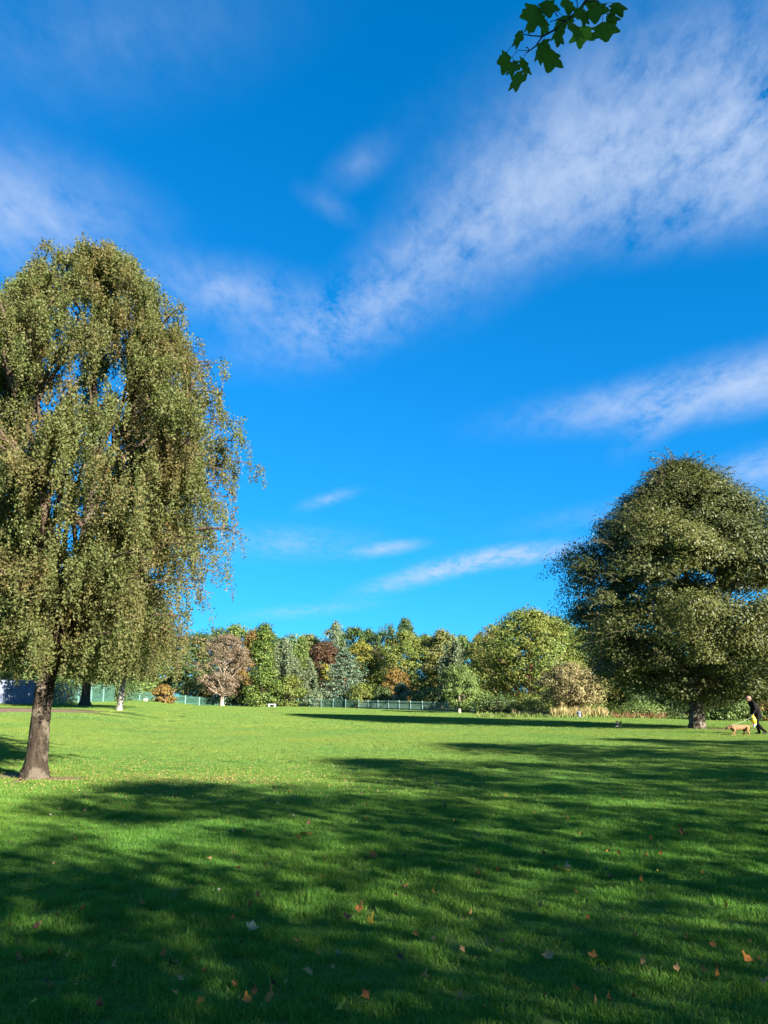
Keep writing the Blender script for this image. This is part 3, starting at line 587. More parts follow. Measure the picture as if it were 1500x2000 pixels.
# skyline of the wood: shared crowns, own place and size each
WOOD = [broad_tree('wood_a', 14, 1.0, 5.0, ball(), 301, 0.42, 110, 75, 0.22, 0.65, 0.25), broad_tree('wood_b', 14, 1.0, 4.2, oval, 302, 0.42, 100, 75, 0.24, 0.65, 0.25), broad_tree('wood_c', 14, 1.0, 5.0, ball(), 303, 0.40, 120, 70, 0.2, 0.6, 0.25)]
def wood(px, d, top, w, lm, lab, k):
    b = on(px, d); H = ztop(top, d) - b.z; rd = w * 0.68 * MPX(d); ms = WOOD[k % 3]; s = rd / (4.2 if k % 3 == 1 else 5.0)
    set_tree('woodland_tree', ms[0], ms[1], BK['dark'], ML[lm], b, k * 1.3, lab, 'tree', 'trees along the skyline of the wood', (s, s, H / 14))
WD = [(455, 150, 1224, 80, 'mid'), (410, 150, 1226, 70, 'dark'), (490, 146, 1232, 60, 'rust'), (520, 150, 1236, 60, 'dark'), (560, 152, 1240, 60, 'mid'), (600, 154, 1240, 60, 'olive'), (652, 150, 1218, 44, 'grey'), (625, 156, 1246, 50, 'mid'),
      (690, 150, 1226, 66, 'dark'), (722, 154, 1232, 50, 'dark'), (752, 148, 1220, 40, 'dark'), (793, 150, 1209, 44, 'dark'), (830, 156, 1242, 60, 'mid'), (870, 152, 1238, 60, 'olive'), (905, 150, 1242, 60, 'mid'), (940, 148, 1244, 60, 'light'),
      (985, 136, 1218, 60, 'grey'), (1085, 125, 1206, 110, 'mid'), (1150, 120, 1230, 110, 'mid'), (1210, 116, 1240, 110, 'olive'), (1280, 112, 1235, 120, 'dark'), (1350, 112, 1240, 120, 'dark'), (1420, 110, 1230, 130, 'mid'), (1500, 105, 1225, 140, 'dark'), (1580, 100, 1220, 140, 'mid'),
      (360, 140, 1235, 90, 'dark'), (300, 125, 1225, 110, 'dark'), (230, 112, 1215, 120, 'mid'), (160, 100, 1200, 130, 'dark'), (80, 96, 1190, 140, 'dark'), (0, 92, 1180, 150, 'mid'), (-90, 88, 1170, 160, 'dark'), (1330, 84, 1290, 130, 'dark'), (1420, 82, 1290, 140, 'dark'), (1510, 80, 1290, 140, 'dark'), (1240, 90, 1290, 110, 'dark')]
WN = {'dark': 'dark green', 'mid': 'mid green', 'olive': 'olive green', 'grey': 'pale grey-green', 'rust': 'rust brown', 'light': 'light yellow-green'}
srt = sorted(range(len(WD)), key=lambda i: WD[i][0]); zone = lambda px: 0 if px < 400 else 1 if px < 930 else 2 if px < 1200 else 3
ORD = {}; NW = ['first', 'second', 'third', 'fourth', 'fifth', 'sixth', 'seventh', 'eighth', 'ninth', 'tenth', 'eleventh', 'twelfth', 'thirteenth', 'fourteenth', 'fifteenth', 'sixteenth']
for i_ in srt: ORD[i_] = NW[sum(1 for j in srt if j in ORD and zone(WD[j][0]) == zone(WD[i_][0]))] + ' from left'
for k, (px, d, top, w, lm) in enumerate(WD):
    where = 'on the skyline behind the birches' if px < 400 else 'on the skyline above the fence' if px < 930 else 'in the wood behind the big maple' if px < 1200 else 'in the wood behind the big round tree'
    wood(px, d, top, w, lm, f'{WN[lm]} woodland tree {where}, {ORD[k]}', k)
# dark trunk left of the white birch
place_round('holm_oak', 165, 66, 1150, 150, 'dark', 'dark', 'dark-trunked tree standing in bare earth between the two birches', 131, ball(), 0.28, 0.3, 130, 80, trunk=0.42, clump=0.22)

# ------------------------------------------------------------------ fences
GREENP = plain('green_fence_paint', (0.055, 0.145, 0.105), 0.45, 0.5, 0.3, 5); POSTP = plain('pale_green_post_paint', (0.15, 0.26, 0.235), 0.45, 0.5, 0.2, 5); SHEET = plain('blue_grey_steel', (0.15, 0.18, 0.25), 0.7, 0.15, 0.2, 3)
def bx(V, F, c, s, rz=0.0, point=0.0):
    o = len(V); cs, sn = math.cos(rz), math.sin(rz)
    for dz in (-1, 1):
        for dx, dy in ((-1, -1), (1, -1), (1, 1), (-1, 1)):
            k = 1 - point if dz > 0 else 1
            x, y = dx * s[0] / 2 * k, dy * s[1] / 2 * k; V.append((c[0] + x * cs - y * sn, c[1] + x * sn + y * cs, c[2] + dz * s[2] / 2))
    for f in ((0, 3, 2, 1), (4, 5, 6, 7), (0, 1, 5, 4), (1, 2, 6, 5), (2, 3, 7, 6), (3, 0, 4, 7)): F.append(tuple(o + i for i in f))
def boxes(name, lst, mat, parent=None, loc=None, bevel=0.0):
    V, F = [], []
    for a in lst: bx(V, F, *a)
    me = bpy.data.meshes.new(name); me.from_pydata(V, [], F); me.update(); o = link(name, me, mat, parent, loc)
    if bevel:
        md = o.modifiers.new('bevel', 'BEVEL'); md.width = bevel; md.segments = 2
    return o
def palisade(pl, height, bay, label, pale=0.14):
    root = empty('palisade_fence', pl[0]); tag(root, label, 'fence'); base = Vector(pl[0])
    for a, b in zip(pl[:-1], pl[1:]):
        a = Vector(a); b = Vector(b); n = max(1, round((b - a).length / bay)); rz = math.atan2(b.y - a.y, b.x - a.x)
        for k in range(n):
            p = a.lerp(b, k / n); q = a.lerp(b, (k + 1) / n); p.z = gz(p.x, p.y); q.z = gz(q.x, q.y); L = (q - p).length
            boxes('post', [((*(p - base).xy, p.z - base.z + height * 0.5), (0.11, 0.11, height * 1.02 + 0.1), rz)], POSTP, root)
            mid = (p + q) / 2 - base; rails = [((mid.x, mid.y + 0.05, mid.z + height * f), (L, 0.05, 0.05), rz) for f in (0.18, 0.82)]
            boxes('rail', rails, GREENP, root)
            m_ = int(L / pale); lst = []
            for j in range(1, m_):
                r = p.lerp(q, j / m_) - base; lst.append(((r.x, r.y, r.z + height * 0.5 + 0.02), (0.055, 0.02, height), rz, 0.25))
            tag(boxes('pale', lst, GREENP, root), kind='stuff')
palisade([on(238, 100), on(440, 116), on(560, 118), on(700, 108), on(930, 85)], 1.12, 2.6, 'long low green palisade fence running along the far edge of the lawn')
palisade([on(95, 72), on(222, 84)], 1.75, 2.5, 'taller dark green palisade fence behind the white birch trunk')
def sheet_fence():
    a, b = on(-120, 66), on(95, 71.6); root = empty('sheet_fence', a); tag(root, 'tall blue-grey corrugated metal fence at the far left edge', 'fence'); n = 8; rz = math.atan2(b.y - a.y, b.x - a.x)
    for k in range(n):
        p = a.lerp(b, k / n); q = a.lerp(b, (k + 1) / n); L = (q - p).length; lst = [((*(((p + q) / 2) - a).xy, 1.0 + gz(p.x, p.y) - a.z), (L - 0.02, 0.02, 2.1), rz)]
        for j in range(7):
            r = p.lerp(q, (j + 0.5) / 7) - a; lst.append(((r.x + 0.02 * math.sin(rz), r.y - 0.03, 1.0 + gz(p.x, p.y) - a.z), (L / 16, 0.05, 2.08), rz))
        boxes('panel', lst, SHEET, root); r = p - a; boxes('post', [((r.x, r.y + 0.06, 1.0 + gz(p.x, p.y) - a.z), (0.08, 0.08, 2.2), rz)], SHEET, root)
sheet_fence()

# ------------------------------------------------------------------ bench, concrete block, litter bin
CONC = plain('pale_concrete', (0.62, 0.60, 0.55), 0.85, 0.2, 0.12, 14)
CONCB = plain('weathered_concrete', (0.30, 0.28, 0.24), 0.9, 0.1, 0.2, 14)
b0 = on(531, 109); r = empty('bench', b0); tag(r, 'low white concrete bench in front of the far green fence', 'bench')
boxes('seat', [((0, 0, 0.40), (1.05, 0.42, 0.10))], CONC, r, bevel=0.015)
for s in (-1, 1): boxes('leg', [((0.38 * s, 0, 0.17), (0.14, 0.36, 0.36))], CONC, r, bevel=0.01)
b0 = on(283, 92); r = empty('concrete_block', b0); tag(r, 'small pale concrete block standing before the fence beneath the birches', 'block')
boxes('body', [((0, 0, 0.15), (0.40, 0.36, 0.36))], CONCB, r, bevel=0.03); boxes('cap', [((0, 0, 0.375), (0.45, 0.41, 0.08), 0, 0.2)], CONCB, r, bevel=0.01)
BINM = plain('grey_bin_plastic', (0.13, 0.15, 0.18), 0.5, 0.4, 0.15, 6); BIND = plain('dark_bin_plastic', (0.04, 0.045, 0.06), 0.5, 0.4, 0.15, 6)
def lathe(name, prof, mat, parent=None, seg=24, loc=None):
    V, F = [], []
    for (rad, z) in prof:
        for k in range(seg): a = 2 * math.pi * k / seg; V.append((rad * math.cos(a), rad * math.sin(a), z))
    for i in range(len(prof) - 1):
        for k in range(seg): F.append((i * seg + k, i * seg + (k + 1) % seg, (i + 1) * seg + (k + 1) % seg, (i + 1) * seg + k))
    F.append(tuple(range(seg))[::-1]); F.append(tuple(range((len(prof) - 1) * seg, len(prof) * seg)))
    me = bpy.data.meshes.new(name); me.from_pydata(V, [], F); me.update()
    return link(name, me, mat, parent, loc)
b0 = on(1130, 69.5); r = empty('litter_bin', b0); tag(r, 'small grey litter bin below the tan thorn tree', 'litter bin')
lathe('body', [(0.17, 0), (0.18, 0.02), (0.19, 0.34), (0.20, 0.36)], BINM, r); lathe('opening', [(0.175, 0.361), (0.175, 0.44)], BIND, r); lathe('lid', [(0.205, 0.441), (0.20, 0.48), (0.13, 0.55), (0.03, 0.575)], BINM, r)

# ------------------------------------------------------------------ tall dry grass and dock stems at the wood's edge
def stalks(name, px0, px1, d0, d1, n, h, w, mat, label, seed):
    rng = np.random.default_rng(seed); px = rng.uniform(px0, px1, n); d = rng.uniform(d0, d1, n); B = np.array([on(a, b) for a, b in zip(px, d)]); H = rng.uniform(h[0], h[1], n) * (0.7 + 0.4 * np.sin(px * 0.13) ** 2)
    a = rng.uniform(0, np.pi, n); sd = np.stack([np.cos(a), np.sin(a), 0 * a], 1) * w * 0.5; ln = rng.normal(0, 0.2, (n, 3)) * H[:, None]; ln[:, 2] = H
    V = np.stack([B - sd, B + sd, B + ln * 0.6 + sd * 1.2, B + ln * 0.6 - sd * 1.2, B + ln * np.array([1.15, 1.15, 1])], 1).reshape(-1, 3); o = (np.arange(n) * 5)[:, None]
    F = np.concatenate([o + np.array([[0, 1, 2]]), o + np.array([[0, 2, 3]]), o + np.array([[3, 2, 4]])], 0); tag(link(name, mesh_np(name, V, F, 3), mat), label, 'grass', kind='stuff')
STRAW = leaf_mat('straw', [(0.24, 0.19, 0.08), (0.36, 0.28, 0.13), (0.20, 0.20, 0.06)], None, trans=0.2); DOCK = leaf_mat('dock_stem', [(0.09, 0.03, 0.016), (0.16, 0.06, 0.03), (0.16, 0.12, 0.04)], None, trans=0.15); WEED = leaf_mat('weed', [(0.05, 0.09, 0.02), (0.10, 0.15, 0.03), (0.17, 0.17, 0.05)], None, trans=0.3)
stalks('dry_grass', 1078, 1185, 71, 76, 1600, (0.5, 1.1), 0.05, STRAW, 'tall straw-coloured grass around the litter bin', 61)
stalks('dock_stems', 1192, 1300, 68, 72, 330, (0.25, 0.75), 0.04, DOCK, 'reddish dock stems at the edge of the wood', 62)
stalks('rough_grass', 930, 1500, 67, 84, 4200, (0.15, 0.45), 0.06, WEED, 'rough green weeds along the edge of the wood', 63)
stalks('rough_grass', 1000, 1100, 76, 80, 700, (0.3, 0.7), 0.05, STRAW, 'pale rough grass by the foot of the big maple', 64)

# ------------------------------------------------------------------ fallen leaves
def lobed(seed, curl, size=1.0, lobes=5):
    """palmate leaf outline, stalk end at the origin, tip along +Y, unit width about 1"""
    rng = np.random.default_rng(seed); tipa = [R(-118), R(-58), 0, R(58), R(118)]; tipr = [0.42, 0.60, 0.66, 0.60, 0.42]; cx, cy = 0, 0.34; pts = [(0, 0.06)]
    for k in range(5):
        for da, f in ((-0.30, 0.70), (-0.17, 0.80), (-0.12, 0.90), (0, 1.0), (0.12, 0.90), (0.17, 0.80), (0.30, 0.70)):
            a = tipa[k] + da * 1.25; rr = tipr[k] * f * rng.uniform(0.96, 1.04); pts.append((cx + rr * math.sin(a), cy + rr * math.cos(a)))
        if k < 4:
            a = (tipa[k] + tipa[k + 1]) / 2; rr = 0.41 * rng.uniform(0.9, 1.1); pts.append((cx + rr * math.sin(a), cy + rr * math.cos(a)))
    n = len(pts); V = [(cx, cy, 0)] + [(x, y, 0) for x, y in pts] + [(cx + (x - cx) * 0.5, cy + (y - cy) * 0.5, 0) for x, y in pts]
    ph = rng.uniform(0, 6); W = []
    for x, y, z in V:
        rr = math.hypot(x - cx, y - cy); a = math.atan2(x - cx, y - cy); z = curl * (rr ** 2) * (1.2 + 0.9 * math.sin(2 * a + ph)) + 0.05 * curl * math.sin(9 * x + 7 * y + ph) - 0.10 * abs(math.cos(2.9 * a)) * rr * (0.4 if curl < 0.3 else 1)
        k = 1 - 0.25 * min(1, abs(curl)) * rr; W.append(((cx + (x - cx) * k) * size, (cy + (y - cy) * k) * size, z * size))
    F = []
    for i in range(n):
        j = (i + 1) % n; F += [(1 + i, 1 + j, 1 + n + j), (1 + i, 1 + n + j, 1 + n + i), (0, 1 + n + i, 1 + n + j)]
    me = bpy.data.meshes.new('lobed_leaf'); me.from_pydata(W, [], F); me.update()
    for p in me.polygons: p.use_smooth = True
    return me
def leafmat2(name, lo, hi, trans):
    m, nt = newmat(name); tcn = N(nt, 'ShaderNodeTexCoord').outputs['Object']; n = noise(nt, 7, 5, 0.6, tcn); c = ramp(nt, n, [(0.3, lo), (0.7, hi)])
    b = principled(nt, c, 0.7, 0.12, n, 0.3, 0.01); t = N(nt, 'ShaderNodeBsdfTranslucent'); nt.links.new(c, t.inputs[0]); mx = N(nt, 'ShaderNodeMixShader'); mx.inputs[0].default_value = trans
    nt.links.new(b.outputs[0], mx.inputs[1]); nt.links.new(t.outputs[0], mx.inputs[2]); out(nt, mx.outputs[0]); return m
FM = {'brown': leafmat2('fallen_brown', (0.16, 0.06, 0.015), (0.32, 0.13, 0.035), 0.15), 'tan': leafmat2('fallen_tan', (0.26, 0.14, 0.05), (0.38, 0.235, 0.105), 0.15), 'orange': leafmat2('fallen_orange', (0.30, 0.11, 0.022), (0.48, 0.20, 0.045), 0.2),
      'yellow': leafmat2('fallen_yellow', (0.36, 0.25, 0.025), (0.52, 0.36, 0.05), 0.25), 'pale': leafmat2('fallen_pale', (0.22, 0.23, 0.15), (0.31, 0.31, 0.22), 0.15), 'dark': leafmat2('fallen_dark', (0.05, 0.03, 0.02), (0.11, 0.06, 0.035), 0.05)}
FLM = [lobed(s, c) for s, c in ((1, 0.5), (2, 0.75), (3, 0.95), (4, 0.6), (5, 0.3), (6, 1.1))]
def fallen(px, py, wpx, col, label, group, seed, stand=None):
    rng = np.random.default_rng(seed); g = ground(px, py); dist = g.y * math.cos(PITCH); s = 0.92 * wpx / FPX * dist
    o = bpy.data.objects.new('fallen_leaf', FLM[seed % 6]); COL.objects.link(o)
    if len(o.data.materials) == 0: o.data.materials.append(FM['brown'])
    o.material_slots[0].link = 'OBJECT'; o.material_slots[0].material = FM[col]
    tilt = stand * 0.4 if stand is not None else rng.uniform(0.1, 0.9); o.rotation_euler = (tilt, rng.uniform(-.4, .4), rng.uniform(0, 6.28)); o.scale = (s * rng.uniform(.5, 1), s, s * rng.uniform(.7, 1.2))
    o.location = (g.x, g.y, g.z + 0.035 + 0.05 * s); tag(o, label, 'leaf', group); return o
HERO = [(612, 1922, 26, 'tan', 'large curled tan leaf standing in the grass, lower middle', 1.2), (719, 1822, 20, 'yellow', 'bright yellow leaf with orange rim in the middle foreground', 0.8), (505, 1827, 30, 'pale', 'pale grey-green leaf lying flat left of the yellow leaf', 0.1),
        (652, 1994, 26, 'yellow', 'yellow leaf cut off by the bottom edge', 1.0), (514, 1982, 34, 'orange', 'orange-brown leaf at the bottom, left of the bottom-edge yellow leaf', 0.9), (486, 1978, 26, 'orange', 'small orange-brown leaf touching the left side of its larger neighbour', 0.8), (953, 1990, 24, 'orange', 'rust leaf at the bottom edge right of centre', 1.1),
        (1158, 1984, 22, 'tan', 'upright tan leaf at the bottom right', 1.3), (1073, 1892, 27, 'tan', 'folded brown and tan leaf in the sunny strip at right', 0.9), (1484, 1934, 27, 'tan', 'big tan leaf at the lower right edge', 0.4), (1475, 1895, 26, 'orange', 'orange leaf pair lying in sun near the right edge', 0.2),
        (975, 1873, 40, 'tan', 'curled tan leaf right of centre', 0.9), (1115, 1712, 22, 'yellow', 'dull yellow leaf beside a pale leaf at right', 0.3), (1106, 1707, 18, 'pale', 'pale upright leaf touching the dull yellow leaf', 1.1), (720, 1974, 28, 'brown', 'brown leaf near the bottom, right of the yellow one', 0.7), (684, 1807, 22, 'dark', 'dark shrivelled leaf just left of the bright yellow leaf', 1.0),
        (693, 1794, 24, 'orange', 'orange leaf just above the dark shrivelled leaf', 0.4), (347, 1894, 34, 'dark', 'grey-brown leaf lying flat in shade at lower left', 0.2), (470, 1706, 18, 'tan', 'tan leaf standing in light grass, left of centre', 1.0), (282, 1781, 18, 'tan', 'tan leaf in a sunlit patch at left', 0.8), (736, 1684, 26, 'brown', 'brown leaf pair in shade near the centre', 0.4),
        (796, 1745, 20, 'tan', 'pinkish tan leaf in shade right of centre', 0.6), (933, 1718, 16, 'orange', 'rust leaf in a sunlit patch right of centre', 0.9), (1056, 1782, 20, 'tan', 'pale brown leaf in deep shade at right', 0.8), (1194, 1725, 16, 'dark', 'almost black leaf in the shade at right', 0.8), (213, 1910, 18, 'tan', 'light tan leaf in sunlit grass at lower left', 0.6),
        (150, 1940, 24, 'orange', 'orange leaf at lower left', 0.4), (66, 1826, 16, 'tan', 'tan leaf near the left edge in shade', 0.8), (1322, 1914, 16, 'tan', 'tan upright leaf in sun at lower right', 1.1), (1155, 1884, 20, 'orange', 'small orange leaf in the sunny strip at right', 0.5), (585, 1636, 32, 'orange', 'flat orange leaf pair in shade, left of centre', 0.2), (1338, 1640, 18, 'brown', 'brown leaf in the shade at upper right of the near grass', 0.6)]
for k, (px, py, w, c_, lab, st) in enumerate(HERO): fallen(px, py, w, c_, lab, None, 700 + k, st)
rng = np.random.default_rng(77); CW = {'brown': 'brown', 'tan': 'tan', 'orange': 'orange', 'dark': 'dark brown', 'yellow': 'small yellow', 'pale': 'small pale'}
for k in range(190):
    py = 1540 + 450 * rng.uniform() ** 1.25; px = rng.uniform(5, 1495); dd = ground(px, py).y; w = rng.uniform(0.03, 0.075) * FPX / dd
    c_ = rng.choice(['brown', 'tan', 'orange', 'dark', 'yellow', 'pale'], p=[.34, .2, .16, .22, .03, .05])
    fallen(px, py, w, c_, f'{CW[c_]} fallen leaf in the {"nearest" if py > 1800 else "shaded" if py > 1640 else "farther"} grass, {"left" if px < 500 else "middle" if px < 1000 else "right"} third', 'small leaves scattered over the near grass', 900 + k)
# birch leaves too small to count under the birches and over the open lawn
def litter(n, seed, fn):
    rng = np.random.default_rng(seed); Q = fn(rng, n); Q = np.stack([Q[:, 0], Q[:, 1], terrain(Q[:, 0], Q[:, 1]) + rng.uniform(0.03, 0.07, len(Q))], 1); m_ = len(Q)
    return Q, rng.uniform(0.6, 1.2, m_), unit(rng.normal(0, .5, (m_, 3)) + np.array([0, -0.25, 1])), rng.normal(size=(m_, 3))
def lf(rng, n):
    a = rng.normal(0, 1, (n, 2)) * np.array([3.2, 2.6]) + np.array([BIRCH.x + 1.5, BIRCH.y + 0.5]); g = ground(400, 1528); b_ = rng.normal(0, 1, (n // 3, 2)) * np.array([1.3, 0.7]) + np.array([g.x, g.y]); c_ = np.stack([rng.uniform(-30, 14, n), rng.uniform(13, 70, n)], 1); c_ = c_[: n // 3]
    e_ = rng.normal(0, 1, (n // 3, 2)) * np.array([5, 5]) + np.array([-17, 42]); f_ = rng.normal(0, 1, (n // 4, 2)) * np.array([4, 2.5]) + np.array([RTREE.x, RTREE.y])
    return np.concatenate([a, b_, c_, e_, f_])
Q, s_, nr, al = litter(5200, 5, lf)
LIT = leaf_mat('litter_leaf', [(0.17, 0.115, 0.035), (0.25, 0.175, 0.055), (0.29, 0.22, 0.085), (0.16, 0.085, 0.04)], None, trans=0.15)
tag(link('leaf_litter', leaves('leaf_litter', Q, 0.024 * s_ * (1 + 0.010 * Q[:, 1]), nr, al, 0.8), LIT), 'tiny yellow birch leaves strewn over the grass', 'leaf litter', kind='stuff')

# ------------------------------------------------------------------ overhanging sycamore branch at the top of the view
def branch():
    C7 = lambda X, Y, dd=3.35: np.array(P(940 + X / 4.6875, Y / 4.6875, dd))
    tree = empty('sycamore_tree', (6.4, -4.6, 0)); tag(tree, 'sycamore whose dark leafy branch hangs into the top right of the picture', 'tree')
    tm, cm = broad_tree('near_sycamore', 8.4, 2.8, 3.0, ball(), 44, 0.20, 90, 70, 0.26, 0.6, 0.24, core=0.2)
    link('trunk', tm, BK['grey'], tree); link('crown', cm, ML['sycamore'], tree)
    o0 = C7(1000, -40)
    rng = np.random.default_rng(45); cl = np.array([[2.3, 1.9, 5.6], [3.0, 0.9, 5.9], [2.6, 1.5, 6.3], [3.6, -.2, 6.0], [1.7, 2.3, 5.9], [2.0, 1.3, 5.4], [3.2, 1.6, 6.1]]); idx = np.repeat(np.arange(len(cl)), 170); n = len(idx)
    L = cl[idx] + unit(rng.normal(size=(n, 3))) * rng.uniform(0, 1, (n, 1)) ** .5 * np.array([.75, .55, .45]) - np.array([6.4, -4.6, 0])
    link('shading_foliage', leaves('shading_foliage', L, 0.15 * rng.uniform(.7, 1.2, n), unit(rng.normal(size=(n, 3)) + np.array([.4, -.5, .5])), rng.normal(size=(n, 3)), 0.9), ML['sycamore'], tree)  # unseen leaf mass added above the view to keep the branch in shade
    def tw(pts, r0, r1):
        q = np.array([C7(*p) - o0 for p in pts]); ti = np.linspace(0, len(q) - 1, 4 * len(q)); k = np.arange(len(q)); return np.stack([np.interp(ti, k, q[:, j]) for j in range(3)], 1), np.linspace(r0, r1, len(ti))
    h0 = np.array([6.4, -4.6, 4.2]) - o0; h1 = np.array([3.6, -.2, 6.0]) - o0; h2 = np.array([2.4, 1.7, 5.75]) - o0
    limb = (np.concatenate([bez(h0, h0 * .5 + h1 * .5 + np.array([0, 0, .4]), h1, 10), bez(h1, (h1 + h2) / 2, h2, 6)[1:], bez(h2, h2 * .45 + np.array([.0, -.1, .25]), C7(960, 0) - o0, 8)[1:]]), np.concatenate([np.linspace(.09, .035, 10), np.linspace(.033, .02, 5), np.linspace(.018, .008, 7)]))
    paths = [tw([(960, 0), (900, 90), (800, 170), (680, 270), (560, 330), (500, 420), (440, 465), (410, 485)], 0.008, 0.0025), tw([(560, 335), (450, 325), (385, 312), (372, 272)], 0.004, 0.002), tw([(760, 185, 3.36), (690, 182), (630, 198)], 0.004, 0.002),
             tw([(700, 150), (660, 90), (620, 95)], 0.003, 0.0015), tw([(440, 465), (420, 430), (405, 440)], 0.003, 0.0015), tw([(870, 110), (880, 40), (870, -30)], 0.003, 0.002), tw([(950, 20), (1050, 10), (1120, 40)], 0.004, 0.002), tw([(440, 465), (330, 460), (285, 520)], 0.002, 0.001)]
    LV = [(345, 270, 120, 150, 4, .5), (235, 455, 120, 200, 12, .55), (300, 540, 95, 160, 10, .5), (385, 520, 85, 190, -3, .5), (330, 645, 105, 210, 3, .55), (655, 430, 205, 255, 14, 1), (570, 340, 90, 220, 10, .35), (490, 20, 210, 270, 8, .9), (590, -10, 170, 210, -5, .9), (790, -30, 170, 160, 0, .9),
          (750, 130, 150, 130, 0, .8), (835, 190, 175, 200, -6, .9), (720, 210, 130, 170, 10, .8), (728, 260, 50, 150, 14, .35), (950, 210, 165, 250, 16, .9), (935, 80, 120, 150, 0, .8), (1105, 190, 215, 220, -6, 1), (1060, 20, 200, 190, 5, 1), (1210, 10, 170, 140, -40, .9), (1010, -20, 150, 110, 0, .9), (893, 60, 60, 150, 6, .4), (1170, 110, 130, 130, -20, .8), (480, 140, 110, 170, 18, .5), (600, 170, 80, 150, 20, .4)]
    root = link('branch', tubes('sycamore_limb', [limb], 8), BK['dark'], tree, Vector(o0) - tree.location); tag(root, 'dark thin branch with hanging lobed leaves')
    me = [lobed(s, c) for s, c in ((11, 0.15), (12, 0.3), (13, -0.2), (14, 0.1))]; rng = np.random.default_rng(8)
    for m_ in me: m_.materials.append(FM['brown'])
    DK = leafmat2('branch_leaf', (0.065, 0.15, 0.010), (0.11, 0.20, 0.018), 0.62); LT = leafmat2('branch_leaf_pale', (0.20, 0.33, 0.02), (0.27, 0.38, 0.03), 0.7)
    for k, (X, Y, w, h, ang, face) in enumerate(LV):
        dd = 3.35 + rng.uniform(-.12, .12); p = C7(X, Y, dd); mpp = dd / ray(1000, 60).y / FPX / 4.6875; L = h * mpp * 1.28; W = max(w, 0.72 * h) * mpp * 1.28
        o = bpy.data.objects.new('leaf', me[k % 4]); COL.objects.link(o); o.parent = root; o.material_slots[0].link = 'OBJECT'; o.material_slots[0].material = LT if k == 14 else DK
        # leaf hangs from its stalk: +Y of the mesh points down in the world, its face turned towards the field
        down = Vector((math.sin(R(-ang)) * 0.9, 0.35 * rng.uniform(-.4, .8), -1)).normalized(); fc = Vector((rng.normal() * .3 + (1 - face) * 1.7 * (1 if k % 2 else -1), -1, 0.3)); fc = (fc - down * fc.dot(down)).normalized(); sx = down.cross(fc)
        o.matrix_basis = Matrix.Translation(Vector(p - o0)) @ Matrix((sx, down, fc)).transposed().to_4x4() @ Matrix.Diagonal((W, L, W, 1))
        st = Vector(p - o0); allp = np.concatenate([q[0] for q in paths[:8]]); near = allp[np.argmin(np.linalg.norm(allp - np.array(st), axis=1) + 0.4 * np.maximum(0, np.array(st)[2] - allp[:, 2]))]
        paths.append((bez(near, (near + np.array(st)) / 2 + np.array([0, 0, 0.01]), np.array(st) + np.array(down) * 0.02, 5), np.full(5, 0.0013)))
    link('twig', tubes('sycamore_twig', paths, 6, 0, 2), BK['dark'], root)
branch()

# ------------------------------------------------------------------ man, dog, crow
def organic(name, chains, voxel, smooth=6, extra=None):
    bm = bmesh.new()
    for ch in chains:
        for (x, y, z, r_) in ch:
            bmesh.ops.create_icosphere(bm, subdivisions=2, radius=r_, matrix=Matrix.Translation((x, y, z)))
        for a, b_ in zip(ch[:-1], ch[1:]):
            A = Vector(a[:3]); B = Vector(b_[:3]); v = B - A
            if v.length < 1e-4: continue
            bmesh.ops.create_cone(bm, cap_ends=True, segments=14, radius1=a[3], radius2=b_[3], depth=v.length, matrix=Matrix.Translation((A + B) / 2) @ v.to_track_quat('Z', 'Y').to_matrix().to_4x4())
    me = bpy.data.meshes.new(name); bm.to_mesh(me); bm.free(); o = bpy.data.objects.new(name, me); COL.objects.link(o)
    md = o.modifiers.new('r', 'REMESH'); md.mode = 'VOXEL'; md.voxel_size = voxel; md.use_smooth_shade = True
    md = o.modifiers.new('s', 'SMOOTH'); md.iterations = smooth; md.factor = 0.5
    dg = bpy.context.evaluated_depsgraph_get(); me2 = bpy.data.meshes.new_from_object(o.evaluated_get(dg)); bpy.data.objects.remove(o); me2.name = name
    for p in me2.polygons: p.use_smooth = True
    return me2
SKIN = plain('skin', (0.30, 0.155, 0.105), 0.55, 0.4, 0.10, 20); COAT = plain('black_jacket', (0.009, 0.008, 0.009), 0.9, 0.08, 0.3, 20); TROU = plain('black_trousers', (0.007, 0.007, 0.007), 0.9, 0.06, 0.3, 20); SHOE = plain('black_shoe', (0.008, 0.008, 0.01), 0.5, 0.4, 0.3, 20); STUB = plain('short_grey_hair', (0.19, 0.125, 0.095), 0.8, 0.1, 0.2, 40)
